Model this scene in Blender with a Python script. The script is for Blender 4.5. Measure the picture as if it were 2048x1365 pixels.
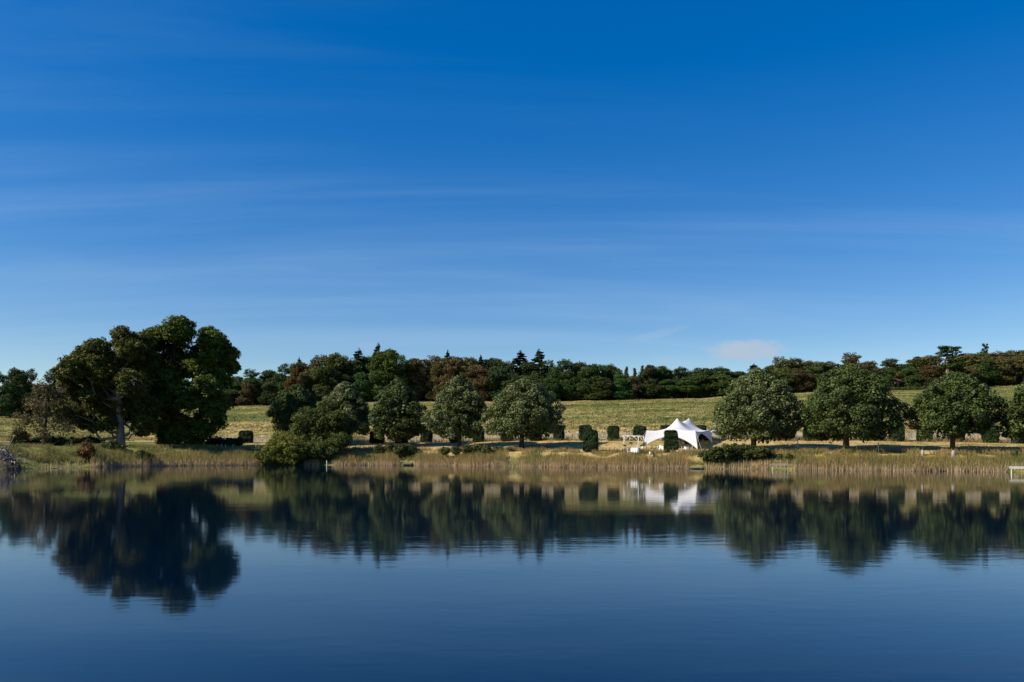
import bpy, math, random
import numpy as np
from mathutils import Vector

for o in list(bpy.data.objects):
    bpy.data.objects.remove(o, do_unlink=True)
S = bpy.context.scene
C = S.collection
R = math.radians

# ------------------------------------------------------------------ camera
F, HX, HY, EYE = 1593.0, 1024.0, 895.0, 3.0      # focal length and horizon of the photograph, eye height
cam_d = bpy.data.cameras.new('camera')
cam = bpy.data.objects.new('camera', cam_d); C.objects.link(cam)
cam.location = (0, 0, EYE); cam.rotation_euler = (R(90), 0, 0)
cam_d.sensor_width = 36; cam_d.lens = 28.0
cam_d.shift_y = (HY - 682.5) / 2048
cam_d.clip_start = 0.1; cam_d.clip_end = 12000
S.camera = cam

# ------------------------------------------------------------------ light
SUN_EL = 39.0
SUN_VEC = Vector((-0.955, -0.30, 0)).normalized() * math.cos(R(SUN_EL)) + Vector((0, 0, math.sin(R(SUN_EL))))
SUN_AZ = math.atan2(SUN_VEC.x, SUN_VEC.y)        # clockwise from +Y
W = bpy.data.worlds.new('World'); S.world = W; W.use_nodes = True
nt = W.node_tree; N = nt.nodes; L = nt.links
for n in list(N): N.remove(n)
def nd(kind, **kw):
    n = N.new(kind)
    for k, v in kw.items(): setattr(n, k, v)
    return n
def mth(op, a, b=None, c=None, clamp=False):
    n = N.new('ShaderNodeMath'); n.operation = op; n.use_clamp = clamp
    for i, v in enumerate((a, b, c)):
        if v is None: continue
        if isinstance(v, (int, float)): n.inputs[i].default_value = v
        else: L.new(v, n.inputs[i])
    return n.outputs[0]
out = nd('ShaderNodeOutputWorld'); bg = nd('ShaderNodeBackground')
sky = nd('ShaderNodeTexSky', sky_type='NISHITA', sun_disc=False)
sky.sun_elevation = R(SUN_EL); sky.sun_rotation = SUN_AZ
sky.altitude = 60; sky.air_density = 1.0; sky.dust_density = 0.0; sky.ozone_density = 2.2
hsv = nd('ShaderNodeHueSaturation'); hsv.inputs['Saturation'].default_value = 1.76; hsv.inputs['Value'].default_value = 1.0; hsv.inputs['Hue'].default_value = 0.515
def vsc(col, k):
    v = nd('ShaderNodeVectorMath', operation='SCALE'); L.new(col, v.inputs[0]); v.inputs['Scale'].default_value = k; return v.outputs[0]
gm = nd('ShaderNodeGamma'); gm.inputs['Gamma'].default_value = 0.76                  # softer contrast between zenith and horizon
L.new(vsc(sky.outputs[0], 0.25), gm.inputs['Color']); L.new(vsc(gm.outputs[0], 4.0), hsv.inputs['Color'])
tc = nd('ShaderNodeTexCoord'); sx = nd('ShaderNodeSeparateXYZ'); L.new(tc.outputs['Generated'], sx.inputs[0])
X_, Y_, Z_ = sx.outputs
# high thin cirrus on a flat layer overhead
zz = mth('ADD', mth('MAXIMUM', Z_, 0.0), 0.12)
cb = nd('ShaderNodeCombineXYZ'); L.new(mth('DIVIDE', X_, zz), cb.inputs[0]); L.new(mth('DIVIDE', Y_, zz), cb.inputs[1])
mp = nd('ShaderNodeMapping'); mp.inputs['Rotation'].default_value = (0, 0, R(-55)); mp.inputs['Scale'].default_value = (0.16, 0.75, 1); mp.inputs['Location'].default_value = (9.1, 0.0, 0)
L.new(cb.outputs[0], mp.inputs[0])
nz = nd('ShaderNodeTexNoise'); nz.inputs['Scale'].default_value = 1.3; nz.inputs['Detail'].default_value = 7; nz.inputs['Roughness'].default_value = 0.56; nz.inputs['Distortion'].default_value = 0.5
L.new(mp.outputs[0], nz.inputs['Vector'])
mr = nd('ShaderNodeMapRange', interpolation_type='SMOOTHSTEP'); mr.inputs[1].default_value = 0.46; mr.inputs[2].default_value = 0.82
L.new(nz.outputs['Fac'], mr.inputs[0])
lowfade = nd('ShaderNodeMapRange', interpolation_type='SMOOTHSTEP'); lowfade.inputs[1].default_value = 0.02; lowfade.inputs[2].default_value = 0.12
L.new(Z_, lowfade.inputs[0])
cirrus = mth('MULTIPLY', mth('MULTIPLY', mr.outputs[0], 0.33), lowfade.outputs[0])
# a few small low clouds far off
front = mth('GREATER_THAN', Y_, 0.05)
ysafe = mth('MAXIMUM', Y_, 0.05)
U = mth('DIVIDE', X_, ysafe); V = mth('DIVIDE', Z_, ysafe)
cuv = nd('ShaderNodeCombineXYZ'); L.new(U, cuv.inputs[0]); L.new(V, cuv.inputs[1])
mpc = nd('ShaderNodeMapping'); mpc.inputs['Scale'].default_value = (1, 2.2, 1); L.new(cuv.outputs[0], mpc.inputs[0])
nc = nd('ShaderNodeTexNoise'); nc.inputs['Scale'].default_value = 38; nc.inputs['Detail'].default_value = 6; nc.inputs['Roughness'].default_value = 0.6
L.new(mpc.outputs[0], nc.inputs['Vector'])
cl_total = None
for (px, py, a, b, dens, slope) in ((1494, 702, 80, 23, 0.95, -0.02), (1318, 667, 66, 9, 0.22, -0.25), (1334, 719, 34, 9, 0.22, 0), (738, 694, 20, 14, 0.16, 0),
                             (1395, 730, 60, 10, 0.16, 0)):
    u0, v0 = (px - HX) / F, (HY - py) / F
    du = mth('SUBTRACT', U, u0)
    dv = mth('ADD', mth('SUBTRACT', V, v0), mth('MULTIPLY', du, slope))
    q = mth('ADD', mth('POWER', mth('ABSOLUTE', mth('DIVIDE', du, a / F)), 2.0), mth('POWER', mth('ABSOLUTE', mth('DIVIDE', dv, b / F)), 2.0))
    q = mth('ADD', q, mth('MULTIPLY', mth('SUBTRACT', nc.outputs['Fac'], 0.5), 2.2))
    m = nd('ShaderNodeMapRange', interpolation_type='SMOOTHSTEP'); m.inputs[1].default_value = 1.35; m.inputs[2].default_value = 0.15
    m.inputs[3].default_value = 0; m.inputs[4].default_value = dens
    L.new(q, m.inputs[0])
    cl_total = m.outputs[0] if cl_total is None else mth('MAXIMUM', cl_total, m.outputs[0])
cl = mth('MULTIPLY', cl_total, front)
mix1 = nd('ShaderNodeMix', data_type='RGBA'); L.new(cirrus, mix1.inputs[0]); L.new(hsv.outputs[0], mix1.inputs[6]); mix1.inputs[7].default_value = (3.4, 4.8, 6.4, 1)
mix2 = nd('ShaderNodeMix', data_type='RGBA'); L.new(cl, mix2.inputs[0]); L.new(mix1.outputs[2], mix2.inputs[6]); mix2.inputs[7].default_value = (3.4, 4.2, 5.2, 1)
L.new(mix2.outputs[2], bg.inputs[0]); bg.inputs[1].default_value = 0.086
L.new(bg.outputs[0], out.inputs[0])

sun_d = bpy.data.lights.new('sun', 'SUN'); sun_d.energy = 5.0; sun_d.angle = R(0.53); sun_d.color = (1, 0.91, 0.76)
sun = bpy.data.objects.new('sun', sun_d); C.objects.link(sun)
sun.rotation_euler = (-SUN_VEC).to_track_quat('-Z', 'Y').to_euler(); sun.location = (-60, -40, 60)

vs = S.view_settings
vs.view_transform = 'Standard'; vs.look = 'None'; vs.gamma = 1; vs.exposure = 0.6; vs.use_curve_mapping = False
S.render.engine = 'CYCLES'
S.cycles.max_bounces = 7; S.cycles.diffuse_bounces = 4; S.cycles.glossy_bounces = 3; S.cycles.transmission_bounces = 4
S.cycles.sample_clamp_indirect = 6

# ------------------------------------------------------------------ helpers
def thing(name, label, cat, loc=(0, 0, 0), rz=0.0, group=None):
    o = bpy.data.objects.new(name, None); C.objects.link(o); o.empty_display_size = 0.3
    o.location = loc; o.rotation_euler = (0, 0, rz); o['label'] = label; o['category'] = cat
    if group: o['group'] = group
    return o
def tag(o, label, cat, group=None):
    o['label'] = label; o['category'] = cat
    if group: o['group'] = group
    return o
def mesh_np(name, V, Fc, attrs=None, smooth=False):
    """V (n,3); Fc (m,k) one face size; attrs {name:(domain, values)}"""
    V = np.asarray(V, np.float32); Fc = np.asarray(Fc, np.int32)
    me = bpy.data.meshes.new(name); m, k = Fc.shape
    me.vertices.add(len(V)); me.vertices.foreach_set('co', V.ravel())
    me.loops.add(m * k); me.loops.foreach_set('vertex_index', Fc.ravel())
    me.polygons.add(m); me.polygons.foreach_set('loop_start', np.arange(0, m * k, k, dtype=np.int32))
    try: me.polygons.foreach_set('loop_total', np.full(m, k, np.int32))
    except Exception: pass
    if smooth: me.polygons.foreach_set('use_smooth', np.ones(m, bool))
    for an, (dom, val) in (attrs or {}).items():
        a = me.attributes.new(an, 'FLOAT', dom); a.data.foreach_set('value', np.asarray(val, np.float32).ravel())
    me.update(); me.validate()
    return me
def link(name, me, mat=None, parent=None, loc=None):
    o = bpy.data.objects.new(name, me); C.objects.link(o)
    if mat is not None and len(me.materials) == 0: me.materials.append(mat)
    if parent is not None: o.parent = parent
    if loc is not None: o.location = loc
    return o
class MB:
    """collects boxes, tubes and free faces into one mesh"""
    def __init__(s): s.v = []; s.f = []
    def box(s, c, d, rz=0.0, taper=1.0):
        x, y, z = (q / 2 for q in d); cz, sz = math.cos(rz), math.sin(rz); b = len(s.v)
        for k, t in ((-1, 1.0), (1, taper)):
            for i, j in ((-1, -1), (1, -1), (1, 1), (-1, 1)):
                px, py = i * x * t, j * y * t
                s.v.append((c[0] + px * cz - py * sz, c[1] + px * sz + py * cz, c[2] + k * z))
        s.f += [(b, b+3, b+2, b+1), (b+4, b+5, b+6, b+7), (b, b+1, b+5, b+4), (b+1, b+2, b+6, b+5), (b+2, b+3, b+7, b+6), (b+3, b, b+4, b+7)]
        return s
    def tube(s, pts, rad, n=7, cap=True):
        pts = [Vector(p) for p in pts]
        if not hasattr(rad, '__len__'): rad = [rad] * len(pts)
        b = len(s.v); up = Vector((0.31, 0.17, 0.93)).normalized()
        for i, p in enumerate(pts):
            d = (pts[min(i + 1, len(pts) - 1)] - pts[max(i - 1, 0)]).normalized()
            a = d.cross(up if abs(d.dot(up)) < 0.95 else Vector((1, 0, 0))).normalized(); c = d.cross(a)
            for k in range(n):
                t = 2 * math.pi * k / n
                s.v.append(tuple(p + (a * math.cos(t) + c * math.sin(t)) * rad[i]))
        for i in range(len(pts) - 1):
            for k in range(n):
                k2 = (k + 1) % n
                s.f.append((b + i*n + k, b + i*n + k2, b + (i+1)*n + k2, b + (i+1)*n + k))
        if cap:
            s.f.append(tuple(b + k for k in range(n))[::-1]); s.f.append(tuple(b + (len(pts)-1)*n + k for k in range(n)))
        return s
    def lathe(s, prof, c=(0, 0, 0), n=12):
        b = len(s.v)
        for r, z in prof:
            for k in range(n):
                t = 2 * math.pi * k / n; s.v.append((c[0] + r * math.cos(t), c[1] + r * math.sin(t), c[2] + z))
        for i in range(len(prof) - 1):
            for k in range(n):
                k2 = (k + 1) % n; s.f.append((b + i*n + k, b + i*n + k2, b + (i+1)*n + k2, b + (i+1)*n + k))
        return s
    def mesh(s, name, smooth=False):
        me = bpy.data.meshes.new(name); me.from_pydata(s.v, [], s.f); me.update()
        if smooth:
            me.polygons.foreach_set('use_smooth', np.ones(len(me.polygons), bool))
        return me
    def build(s, name, mat, parent=None, smooth=False, loc=None):
        return link(name, s.mesh(name, smooth), mat, parent, loc)
def kids(o): return [c for c in bpy.data.objects if c.parent == o]
def vnoise(x, y, seed=0):
    x = np.asarray(x, float); y = np.asarray(y, float)
    xi = np.floor(x).astype(np.int64); yi = np.floor(y).astype(np.int64); fx = x - xi; fy = y - yi
    fx = fx * fx * (3 - 2 * fx); fy = fy * fy * (3 - 2 * fy)
    def h(a, b):
        v = (a * 374761393 + b * 668265263 + seed * 974711) & 0x7fffffff
        v = ((v ^ (v >> 13)) * 1274126177) & 0x7fffffff
        return ((v ^ (v >> 16)) & 0xffff) / 65535.0
    return (h(xi, yi) * (1 - fx) + h(xi + 1, yi) * fx) * (1 - fy) + (h(xi, yi + 1) * (1 - fx) + h(xi + 1, yi + 1) * fx) * fy

# ------------------------------------------------------------------ materials
def newmat(name):
    m = bpy.data.materials.new(name); m.use_nodes = True
    t = m.node_tree; b = t.nodes['Principled BSDF']
    return m, t, b
def ramp(t, stops):
    r = t.nodes.new('ShaderNodeValToRGB'); e = r.color_ramp.elements
    while len(e) < len(stops): e.new(0.5)
    for i, (p, c) in enumerate(stops): e[i].position = p; e[i].color = (*c, 1)
    return r
def noise(t, scale, detail=4, rough=0.55, vec=None, stretch=None, coord='Object'):
    n = t.nodes.new('ShaderNodeTexNoise'); n.inputs['Scale'].default_value = scale; n.inputs['Detail'].default_value = detail; n.inputs['Roughness'].default_value = rough
    c = t.nodes.new('ShaderNodeTexCoord')
    if stretch:
        m = t.nodes.new('ShaderNodeMapping'); m.inputs['Scale'].default_value = stretch
        t.links.new(c.outputs[coord], m.inputs[0]); t.links.new(m.outputs[0], n.inputs['Vector'])
    else: t.links.new(c.outputs[coord], n.inputs['Vector'])
    return n
def plain(name, c0, c1, rough=0.8, scale=6.0, bump=0.0, stretch=None, spec=0.3, metallic=0.0):
    m, t, b = newmat(name)
    n = noise(t, scale, 5, 0.6, stretch=stretch); r = ramp(t, [(0.3, c0), (0.7, c1)])
    t.links.new(n.outputs['Fac'], r.inputs[0]); t.links.new(r.outputs[0], b.inputs['Base Color'])
    b.inputs['Roughness'].default_value = rough; b.inputs['Specular IOR Level'].default_value = spec; b.inputs['Metallic'].default_value = metallic
    if bump:
        bp = t.nodes.new('ShaderNodeBump'); bp.inputs['Strength'].default_value = bump; bp.inputs['Distance'].default_value = 0.05
        t.links.new(n.outputs['Fac'], bp.inputs['Height']); t.links.new(bp.outputs[0], b.inputs['Normal'])
    return m
def leafmat(name, stops, trans=0.25, rough=0.6, spec=0.15, tint=False):
    m, t, b = newmat(name)
    a = t.nodes.new('ShaderNodeAttribute'); a.attribute_name = 'tone'
    r = ramp(t, stops); t.links.new(a.outputs['Fac'], r.inputs[0]); col = r.outputs[0]
    if tint:
        oi = t.nodes.new('ShaderNodeObjectInfo'); mx = t.nodes.new('ShaderNodeMix'); mx.data_type = 'RGBA'; mx.blend_type = 'MULTIPLY'; mx.inputs[0].default_value = 1
        t.links.new(col, mx.inputs[6]); t.links.new(oi.outputs['Color'], mx.inputs[7]); col = mx.outputs[2]
    t.links.new(col, b.inputs['Base Color']); b.inputs['Roughness'].default_value = rough; b.inputs['Specular IOR Level'].default_value = spec
    tr = t.nodes.new('ShaderNodeBsdfTranslucent'); t.links.new(col, tr.inputs[0])
    ms = t.nodes.new('ShaderNodeMixShader'); ms.inputs[0].default_value = trans
    t.links.new(b.outputs[0], ms.inputs[1]); t.links.new(tr.outputs[0], ms.inputs[2])
    t.links.new(ms.outputs[0], t.nodes['Material Output'].inputs[0])
    return m
M = {}
M['bark'] = plain('bark', (0.035, 0.026, 0.018), (0.085, 0.066, 0.048), 0.9, 5, 0.8, (1, 1, 0.25))
M['pale_bark'] = plain('pale_bark', (0.13, 0.105, 0.08), (0.30, 0.25, 0.19), 0.9, 4, 0.8, (1, 1, 0.25))
M['dead_wood'] = plain('dead_wood', (0.07, 0.05, 0.034), (0.27, 0.21, 0.155), 0.9, 6, 0.6)
M['bleached_wood'] = plain('bleached_wood', (0.22, 0.17, 0.13), (0.48, 0.40, 0.33), 0.9, 6, 0.5)
M['jetty_wood'] = plain('jetty_wood', (0.17, 0.14, 0.10), (0.33, 0.28, 0.21), 0.85, 5, 0.4, (1, 6, 6))
M['grey_wood'] = plain('grey_wood', (0.30, 0.29, 0.26), (0.50, 0.48, 0.43), 0.85, 5, 0.4)
M['dark_wood'] = plain('dark_wood', (0.03, 0.025, 0.02), (0.07, 0.055, 0.04), 0.85, 5)
M['pale'] = plain('pale', (0.36, 0.33, 0.29), (0.62, 0.59, 0.54), 0.85, 3)
M['pergola_wood'] = plain('pergola_wood', (0.5, 0.45, 0.36), (0.72, 0.67, 0.56), 0.8, 5)
M['canvas'] = plain('canvas', (0.78, 0.79, 0.82), (0.84, 0.85, 0.87), 0.75, 1.2, spec=0.2)
_t = M['canvas'].node_tree; _b = _t.nodes['Principled BSDF']; _tr = _t.nodes.new('ShaderNodeBsdfTranslucent'); _tr.inputs[0].default_value = (0.82, 0.83, 0.85, 1)
_ms = _t.nodes.new('ShaderNodeMixShader'); _ms.inputs[0].default_value = 0.42
_t.links.new(_b.outputs[0], _ms.inputs[1]); _t.links.new(_tr.outputs[0], _ms.inputs[2]); _t.links.new(_ms.outputs[0], _t.nodes['Material Output'].inputs[0])
M['white_paint'] = plain('white_paint', (0.74, 0.74, 0.73), (0.82, 0.82, 0.81), 0.45, 3)
M['linen'] = plain('linen', (0.74, 0.74, 0.75), (0.82, 0.82, 0.83), 0.9, 8)
M['black_metal'] = plain('black_metal', (0.012, 0.012, 0.014), (0.03, 0.03, 0.033), 0.4, 8, spec=0.5)
M['glass'] = plain('glass', (0.25, 0.28, 0.3), (0.4, 0.42, 0.42), 0.1, 3, spec=0.5)
M['candle'] = plain('candle', (0.75, 0.73, 0.66), (0.82, 0.8, 0.74), 0.6, 6)
M['brick'] = plain('brick', (0.34, 0.13, 0.08), (0.45, 0.22, 0.15), 0.9, 3)
M['roof_tile'] = plain('roof_tile', (0.16, 0.07, 0.045), (0.26, 0.12, 0.08), 0.9, 2)
M['window_glass'] = plain('window_glass', (0.02, 0.025, 0.03), (0.05, 0.06, 0.07), 0.08, 2, spec=0.6)
M['stone'] = plain('stone', (0.24, 0.22, 0.19), (0.4, 0.38, 0.34), 0.9, 5, 0.5)
M['shade_block'] = plain('shade_block', (0.02, 0.024, 0.035), (0.05, 0.055, 0.07), 0.9, 6)  # near-black colour imitating the shadow under the marquee

LG = {}
LG['silver'] = leafmat('leaf_silver', [(0.0, (0.030, 0.044, 0.010)), (0.42, (0.072, 0.096, 0.024)), (0.80, (0.135, 0.160, 0.056)), (1.0, (0.28, 0.30, 0.17))], 0.2, 0.55, 0.22)
LG['dome'] = leafmat('leaf_dome', [(0.0, (0.022, 0.037, 0.008)), (0.45, (0.052, 0.078, 0.016)), (0.85, (0.095, 0.126, 0.034)), (1.0, (0.17, 0.20, 0.08))], 0.22, 0.55, 0.2)
LG['oak'] = leafmat('leaf_oak', [(0.0, (0.034, 0.042, 0.008)), (0.5, (0.084, 0.096, 0.017)), (0.85, (0.150, 0.145, 0.028)), (1.0, (0.21, 0.14, 0.035))], 0.25)
LG['maple'] = leafmat('leaf_maple', [(0.0, (0.032, 0.052, 0.008)), (0.5, (0.086, 0.122, 0.018)), (0.9, (0.165, 0.195, 0.034)), (1.0, (0.22, 0.20, 0.045))], 0.25)
LG['willow'] = leafmat('leaf_willow', [(0.0, (0.034, 0.050, 0.010)), (0.5, (0.072, 0.096, 0.020)), (1.0, (0.14, 0.165, 0.045))], 0.25)
LG['sallow'] = leafmat('leaf_sallow', [(0.0, (0.07, 0.085, 0.013)), (0.5, (0.14, 0.155, 0.025)), (1.0, (0.24, 0.23, 0.05))], 0.28)
LG['yew'] = leafmat('leaf_yew', [(0.0, (0.010, 0.022, 0.006)), (0.6, (0.024, 0.048, 0.012)), (1.0, (0.05, 0.08, 0.02))], 0.1, 0.55)
LG['bramble'] = leafmat('leaf_bramble', [(0.0, (0.025, 0.042, 0.010)), (0.6, (0.065, 0.085, 0.022)), (0.9, (0.12, 0.11, 0.035)), (1.0, (0.19, 0.10, 0.04))], 0.2)
LG['russet'] = leafmat('leaf_russet', [(0.0, (0.07, 0.035, 0.012)), (0.5, (0.15, 0.07, 0.022)), (1.0, (0.24, 0.13, 0.045))], 0.25)
LG['thin'] = leafmat('leaf_thin', [(0.0, (0.05, 0.048, 0.018)), (0.5, (0.10, 0.085, 0.03)), (1.0, (0.18, 0.12, 0.045))], 0.25)
LG['wood'] = leafmat('leaf_wood', [(0.0, (0.40, 0.42, 0.40)), (0.5, (0.78, 0.80, 0.76)), (1.0, (1.35, 1.30, 1.2))], 0.2, 0.7, 0.1, tint=True)
LG['flower'] = leafmat('leaf_flower', [(0.0, (0.04, 0.07, 0.02)), (0.6, (0.08, 0.11, 0.04)), (0.7, (0.6, 0.55, 0.45)), (1.0, (0.75, 0.72, 0.66))], 0.15)

def reedmat(name, base, mid, tip, spread):
    m, t, b = newmat(name)
    ah = t.nodes.new('ShaderNodeAttribute'); ah.attribute_name = 'hgt'
    at = t.nodes.new('ShaderNodeAttribute'); at.attribute_name = 'tone'
    r1 = ramp(t, [(0.0, base[0]), (0.34, base[0]), (0.62, mid[0]), (1.0, tip[0])]); r2 = ramp(t, [(0.0, base[1]), (0.28, base[1]), (0.6, mid[1]), (1.0, tip[1])])
    t.links.new(ah.outputs['Fac'], r1.inputs[0]); t.links.new(ah.outputs['Fac'], r2.inputs[0])
    mx = t.nodes.new('ShaderNodeMix'); mx.data_type = 'RGBA'; t.links.new(at.outputs['Fac'], mx.inputs[0]); t.links.new(r1.outputs[0], mx.inputs[6]); t.links.new(r2.outputs[0], mx.inputs[7])
    t.links.new(mx.outputs[2], b.inputs['Base Color']); b.inputs['Roughness'].default_value = 0.7; b.inputs['Specular IOR Level'].default_value = 0.2
    tr = t.nodes.new('ShaderNodeBsdfTranslucent'); t.links.new(mx.outputs[2], tr.inputs[0])
    ms = t.nodes.new('ShaderNodeMixShader'); ms.inputs[0].default_value = 0.45
    t.links.new(b.outputs[0], ms.inputs[1]); t.links.new(tr.outputs[0], ms.inputs[2]); t.links.new(ms.outputs[0], t.nodes['Material Output'].inputs[0])
    return m
M['reed'] = reedmat('reed', ((0.56, 0.44, 0.27), (0.52, 0.37, 0.22)), ((0.19, 0.19, 0.05), (0.38, 0.25, 0.10)), ((0.24, 0.22, 0.07), (0.45, 0.29, 0.12)), 0)
M['grass'] = reedmat('grass', ((0.10, 0.13, 0.03), (0.30, 0.21, 0.085)), ((0.12, 0.16, 0.035), (0.38, 0.27, 0.11)), ((0.17, 0.19, 0.05), (0.46, 0.34, 0.15)), 0)

# ------------------------------------------------------------------ ground
PXC = np.array([-900, -300, 0, 250, 520, 800, 1100, 1400, 1700, 2048, 2450, 3000], float)
SHPY = np.array([946, 943, 939, 933.5, 930.5, 931, 934.5, 938, 941, 945, 948, 950], float)
SHORE = F * EYE / (SHPY - HY)
BANKZ = np.array([3.1, 3.1, 3.0, 3.0, 2.7, 2.35, 2.2, 2.15, 2.15, 1.9, 1.9, 1.9])
TRD = np.array([130, 140, 150, 154, 157, 147, 133.5, 123, 114, 104.5, 100, 97.])
TRZ = np.array([3.6, 3.6, 3.6, 3.6, 3.5, 3.3, 2.75, 2.4, 2.5, 2.6, 2.6, 2.6])
HED = np.array([175, 175, 172, 172, 168, 160, 148, 140, 133, 124, 118, 112.])
HEZ = np.array([4.2, 4.2, 4.2, 4.2, 4.1, 3.9, 4.3, 4.3, 4.2, 3.6, 3.5, 3.5])
MIZ = np.array([6, 6, 5.8, 6, 8.2, 9.9, 10.2, 11, 12, 13, 13, 13.])
FOD = np.array([250, 250, 260, 290, 312, 320, 320, 320, 320, 325, 325, 325.])
FOZ = np.array([12, 13, 13.9, 16.6, 20, 21.3, 21.3, 22.7, 26.0, 28.3, 29, 29.])
def cols(px): return [np.interp(px, PXC, a) for a in (SHORE, BANKZ, TRD, TRZ, HED, HEZ, MIZ, FOD, FOZ)]
def terrain(X, Y, rough=True):
    X = np.atleast_1d(np.asarray(X, float)); Y = np.atleast_1d(np.asarray(Y, float))
    px = HX + F * X / np.maximum(Y, 40)
    s, bz, td, tz, hd, hz, mz, fd, fz = cols(px)
    wob = (vnoise(X / 5, Y / 50, 5) - 0.5) * 1.2
    s = s + wob
    kn = [(s - 6, -2.0 + 0 * s), (s, 0 * s), (s + 1.8, 0.75 + 0 * s), (s + 6, bz), (td, tz), (hd, hz), (210 + 0 * s, mz), (fd, fz), (fd + 130, fz + 14), (fd + 5000, fz + 14)]
    z = np.full(X.shape, -2.0)
    for (d0, z0), (d1, z1) in zip(kn[:-1], kn[1:]):
        t = (Y - d0) / np.maximum(d1 - d0, 0.1); m = (t >= 0) & (t <= 1)
        z = np.where(m, z0 + (z1 - z0) * t, z)
    z = np.where(Y > fd + 5000, fz + 14, z)
    nb = np.clip((9 - Y) / 6, 0, 1); z = np.where(Y < 9, -2 + 3.4 * nb * nb * (3 - 2 * nb), z)
    if rough:
        k = np.clip((Y - s - 2) / 6, 0, 1) * (Y > 20)
        z = z + k * ((vnoise(X / 6, Y / 6, 1) - 0.5) * 0.22 + (vnoise(X / 2.2, Y / 2.2, 2) - 0.5) * 0.10 + (vnoise(X / 30, Y / 30, 3) - 0.5) * 0.5 * np.clip((Y - 165) / 30, 0, 1))
    return z
def tz1(x, y): return float(terrain(x, y)[0])
def at(px, py, Y): return Vector(((px - HX) / F * Y, Y, EYE - (py - HY) / F * Y))
_Ys = np.arange(80, 420, 0.2)
def ground(px, py):
    X = (px - HX) / F * _Ys; zr = EYE - (py - HY) / F * _Ys
    h = np.nonzero((terrain(X, _Ys) >= zr) & (terrain(X, _Ys) > -0.02))[0]
    Y = _Ys[h[0]] if len(h) else 300.0
    return Vector(((px - HX) / F * Y, Y, tz1((px - HX) / F * Y, Y)))
def foot(px, Y): x = (px - HX) / F * Y; return Vector((x, Y, tz1(x, Y)))

gx = np.concatenate([-np.geomspace(3000, 150, 26), np.arange(-148, 148.1, 1.6), np.geomspace(150, 3000, 26)])
gy = np.concatenate([-np.geomspace(2500, 30, 14), np.arange(-25, 12, 1.5), np.arange(14, 82, 8), np.arange(84, 345, 1.3), np.geomspace(347, 5000, 34)])
GX, GY = np.meshgrid(gx, gy)
GZ = terrain(GX.ravel(), GY.ravel())
nx, ny = len(gx), len(gy)
ii = (np.arange(ny - 1)[:, None] * nx + np.arange(nx - 1)[None, :]).ravel()
GF = np.stack([ii, ii + 1, ii + nx + 1, ii + nx], 1)
def dryness(X, Y):
    """0 = green grass, 1 = dry straw"""
    px = HX + F * X / np.maximum(Y, 40)
    s, bz, td, tz, hd, hz, mz, fd, fz = cols(px)
    n = vnoise(X / 22, Y / 9, 11) * 0.6 + vnoise(X / 7, Y / 3.5, 12) * 0.4
    left = np.clip((560 - px) / 120, 0, 1)
    mead = 0.93 - 0.25 * (n - 0.5)                                   # mown strip by the lake
    k = np.clip((Y - hd) / (fd - hd), 0, 1)
    field = np.interp(k, [0, 0.22, 0.45, 0.72, 0.92, 1], [0.66, 0.60, 0.38, 0.30, 0.42, 0.5]) + (n - 0.5) * 0.95
    d = np.where(Y < hd + 3, mead, field)
    bank = np.clip(1 - (Y - s - 2) / 6, 0, 1)
    d = d * (1 - 0.5 * bank)
    d = np.where((Y < hd), d * (1 - left) + left * (0.30 + (n - 0.5) * 0.5), d)
    return np.clip(d, 0, 1)
DRY = dryness(GX.ravel(), GY.ravel())
ground_me = mesh_np('ground', np.stack([GX.ravel(), GY.ravel(), GZ], 1), GF, {'dry': ('POINT', DRY)}, smooth=True)
m, t, b = newmat('meadow')
a = t.nodes.new('ShaderNodeAttribute'); a.attribute_name = 'dry'
n1 = noise(t, 1.0, 6, 0.7, stretch=(0.75, 0.28, 1)); n2 = noise(t, 0.12, 5, 0.6, stretch=(0.5, 1.2, 1)); n3 = noise(t, 3.2, 6, 0.75)
def mt(t, op, a_, b_):
    n = t.nodes.new('ShaderNodeMath'); n.operation = op
    for i, v in enumerate((a_, b_)):
        if isinstance(v, (int, float)): n.inputs[i].default_value = v
        else: t.links.new(v, n.inputs[i])
    return n.outputs[0]
f = mt(t, 'ADD', a.outputs['Fac'], mt(t, 'MULTIPLY', mt(t, 'SUBTRACT', n1.outputs['Fac'], 0.5), 1.9))
f = mt(t, 'ADD', f, mt(t, 'MULTIPLY', mt(t, 'SUBTRACT', n2.outputs['Fac'], 0.5), 0.5))
f = mt(t, 'ADD', f, mt(t, 'MULTIPLY', mt(t, 'SUBTRACT', n3.outputs['Fac'], 0.5), 1.0))
r = ramp(t, [(0.0, (0.045, 0.065, 0.014)), (0.35, (0.13, 0.14, 0.034)), (0.66, (0.27, 0.215, 0.078)), (1.0, (0.44, 0.315, 0.14))]); t.links.new(f, r.inputs[0])
t.links.new(r.outputs[0], b.inputs['Base Color']); b.inputs['Roughness'].default_value = 0.95; b.inputs['Specular IOR Level'].default_value = 0.1
bp = t.nodes.new('ShaderNodeBump'); bp.inputs['Strength'].default_value = 1.0; bp.inputs['Distance'].default_value = 0.25
t.links.new(mt(t, 'ADD', n1.outputs['Fac'], mt(t, 'MULTIPLY', n3.outputs['Fac'], 0.4)), bp.inputs['Height']); t.links.new(bp.outputs[0], b.inputs['Normal'])
M['meadow'] = m
gr = link('ground', ground_me, M['meadow']); gr['kind'] = 'structure'; gr['label'] = 'grassy banks, mown strip and hay field rising behind the lake'

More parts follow.
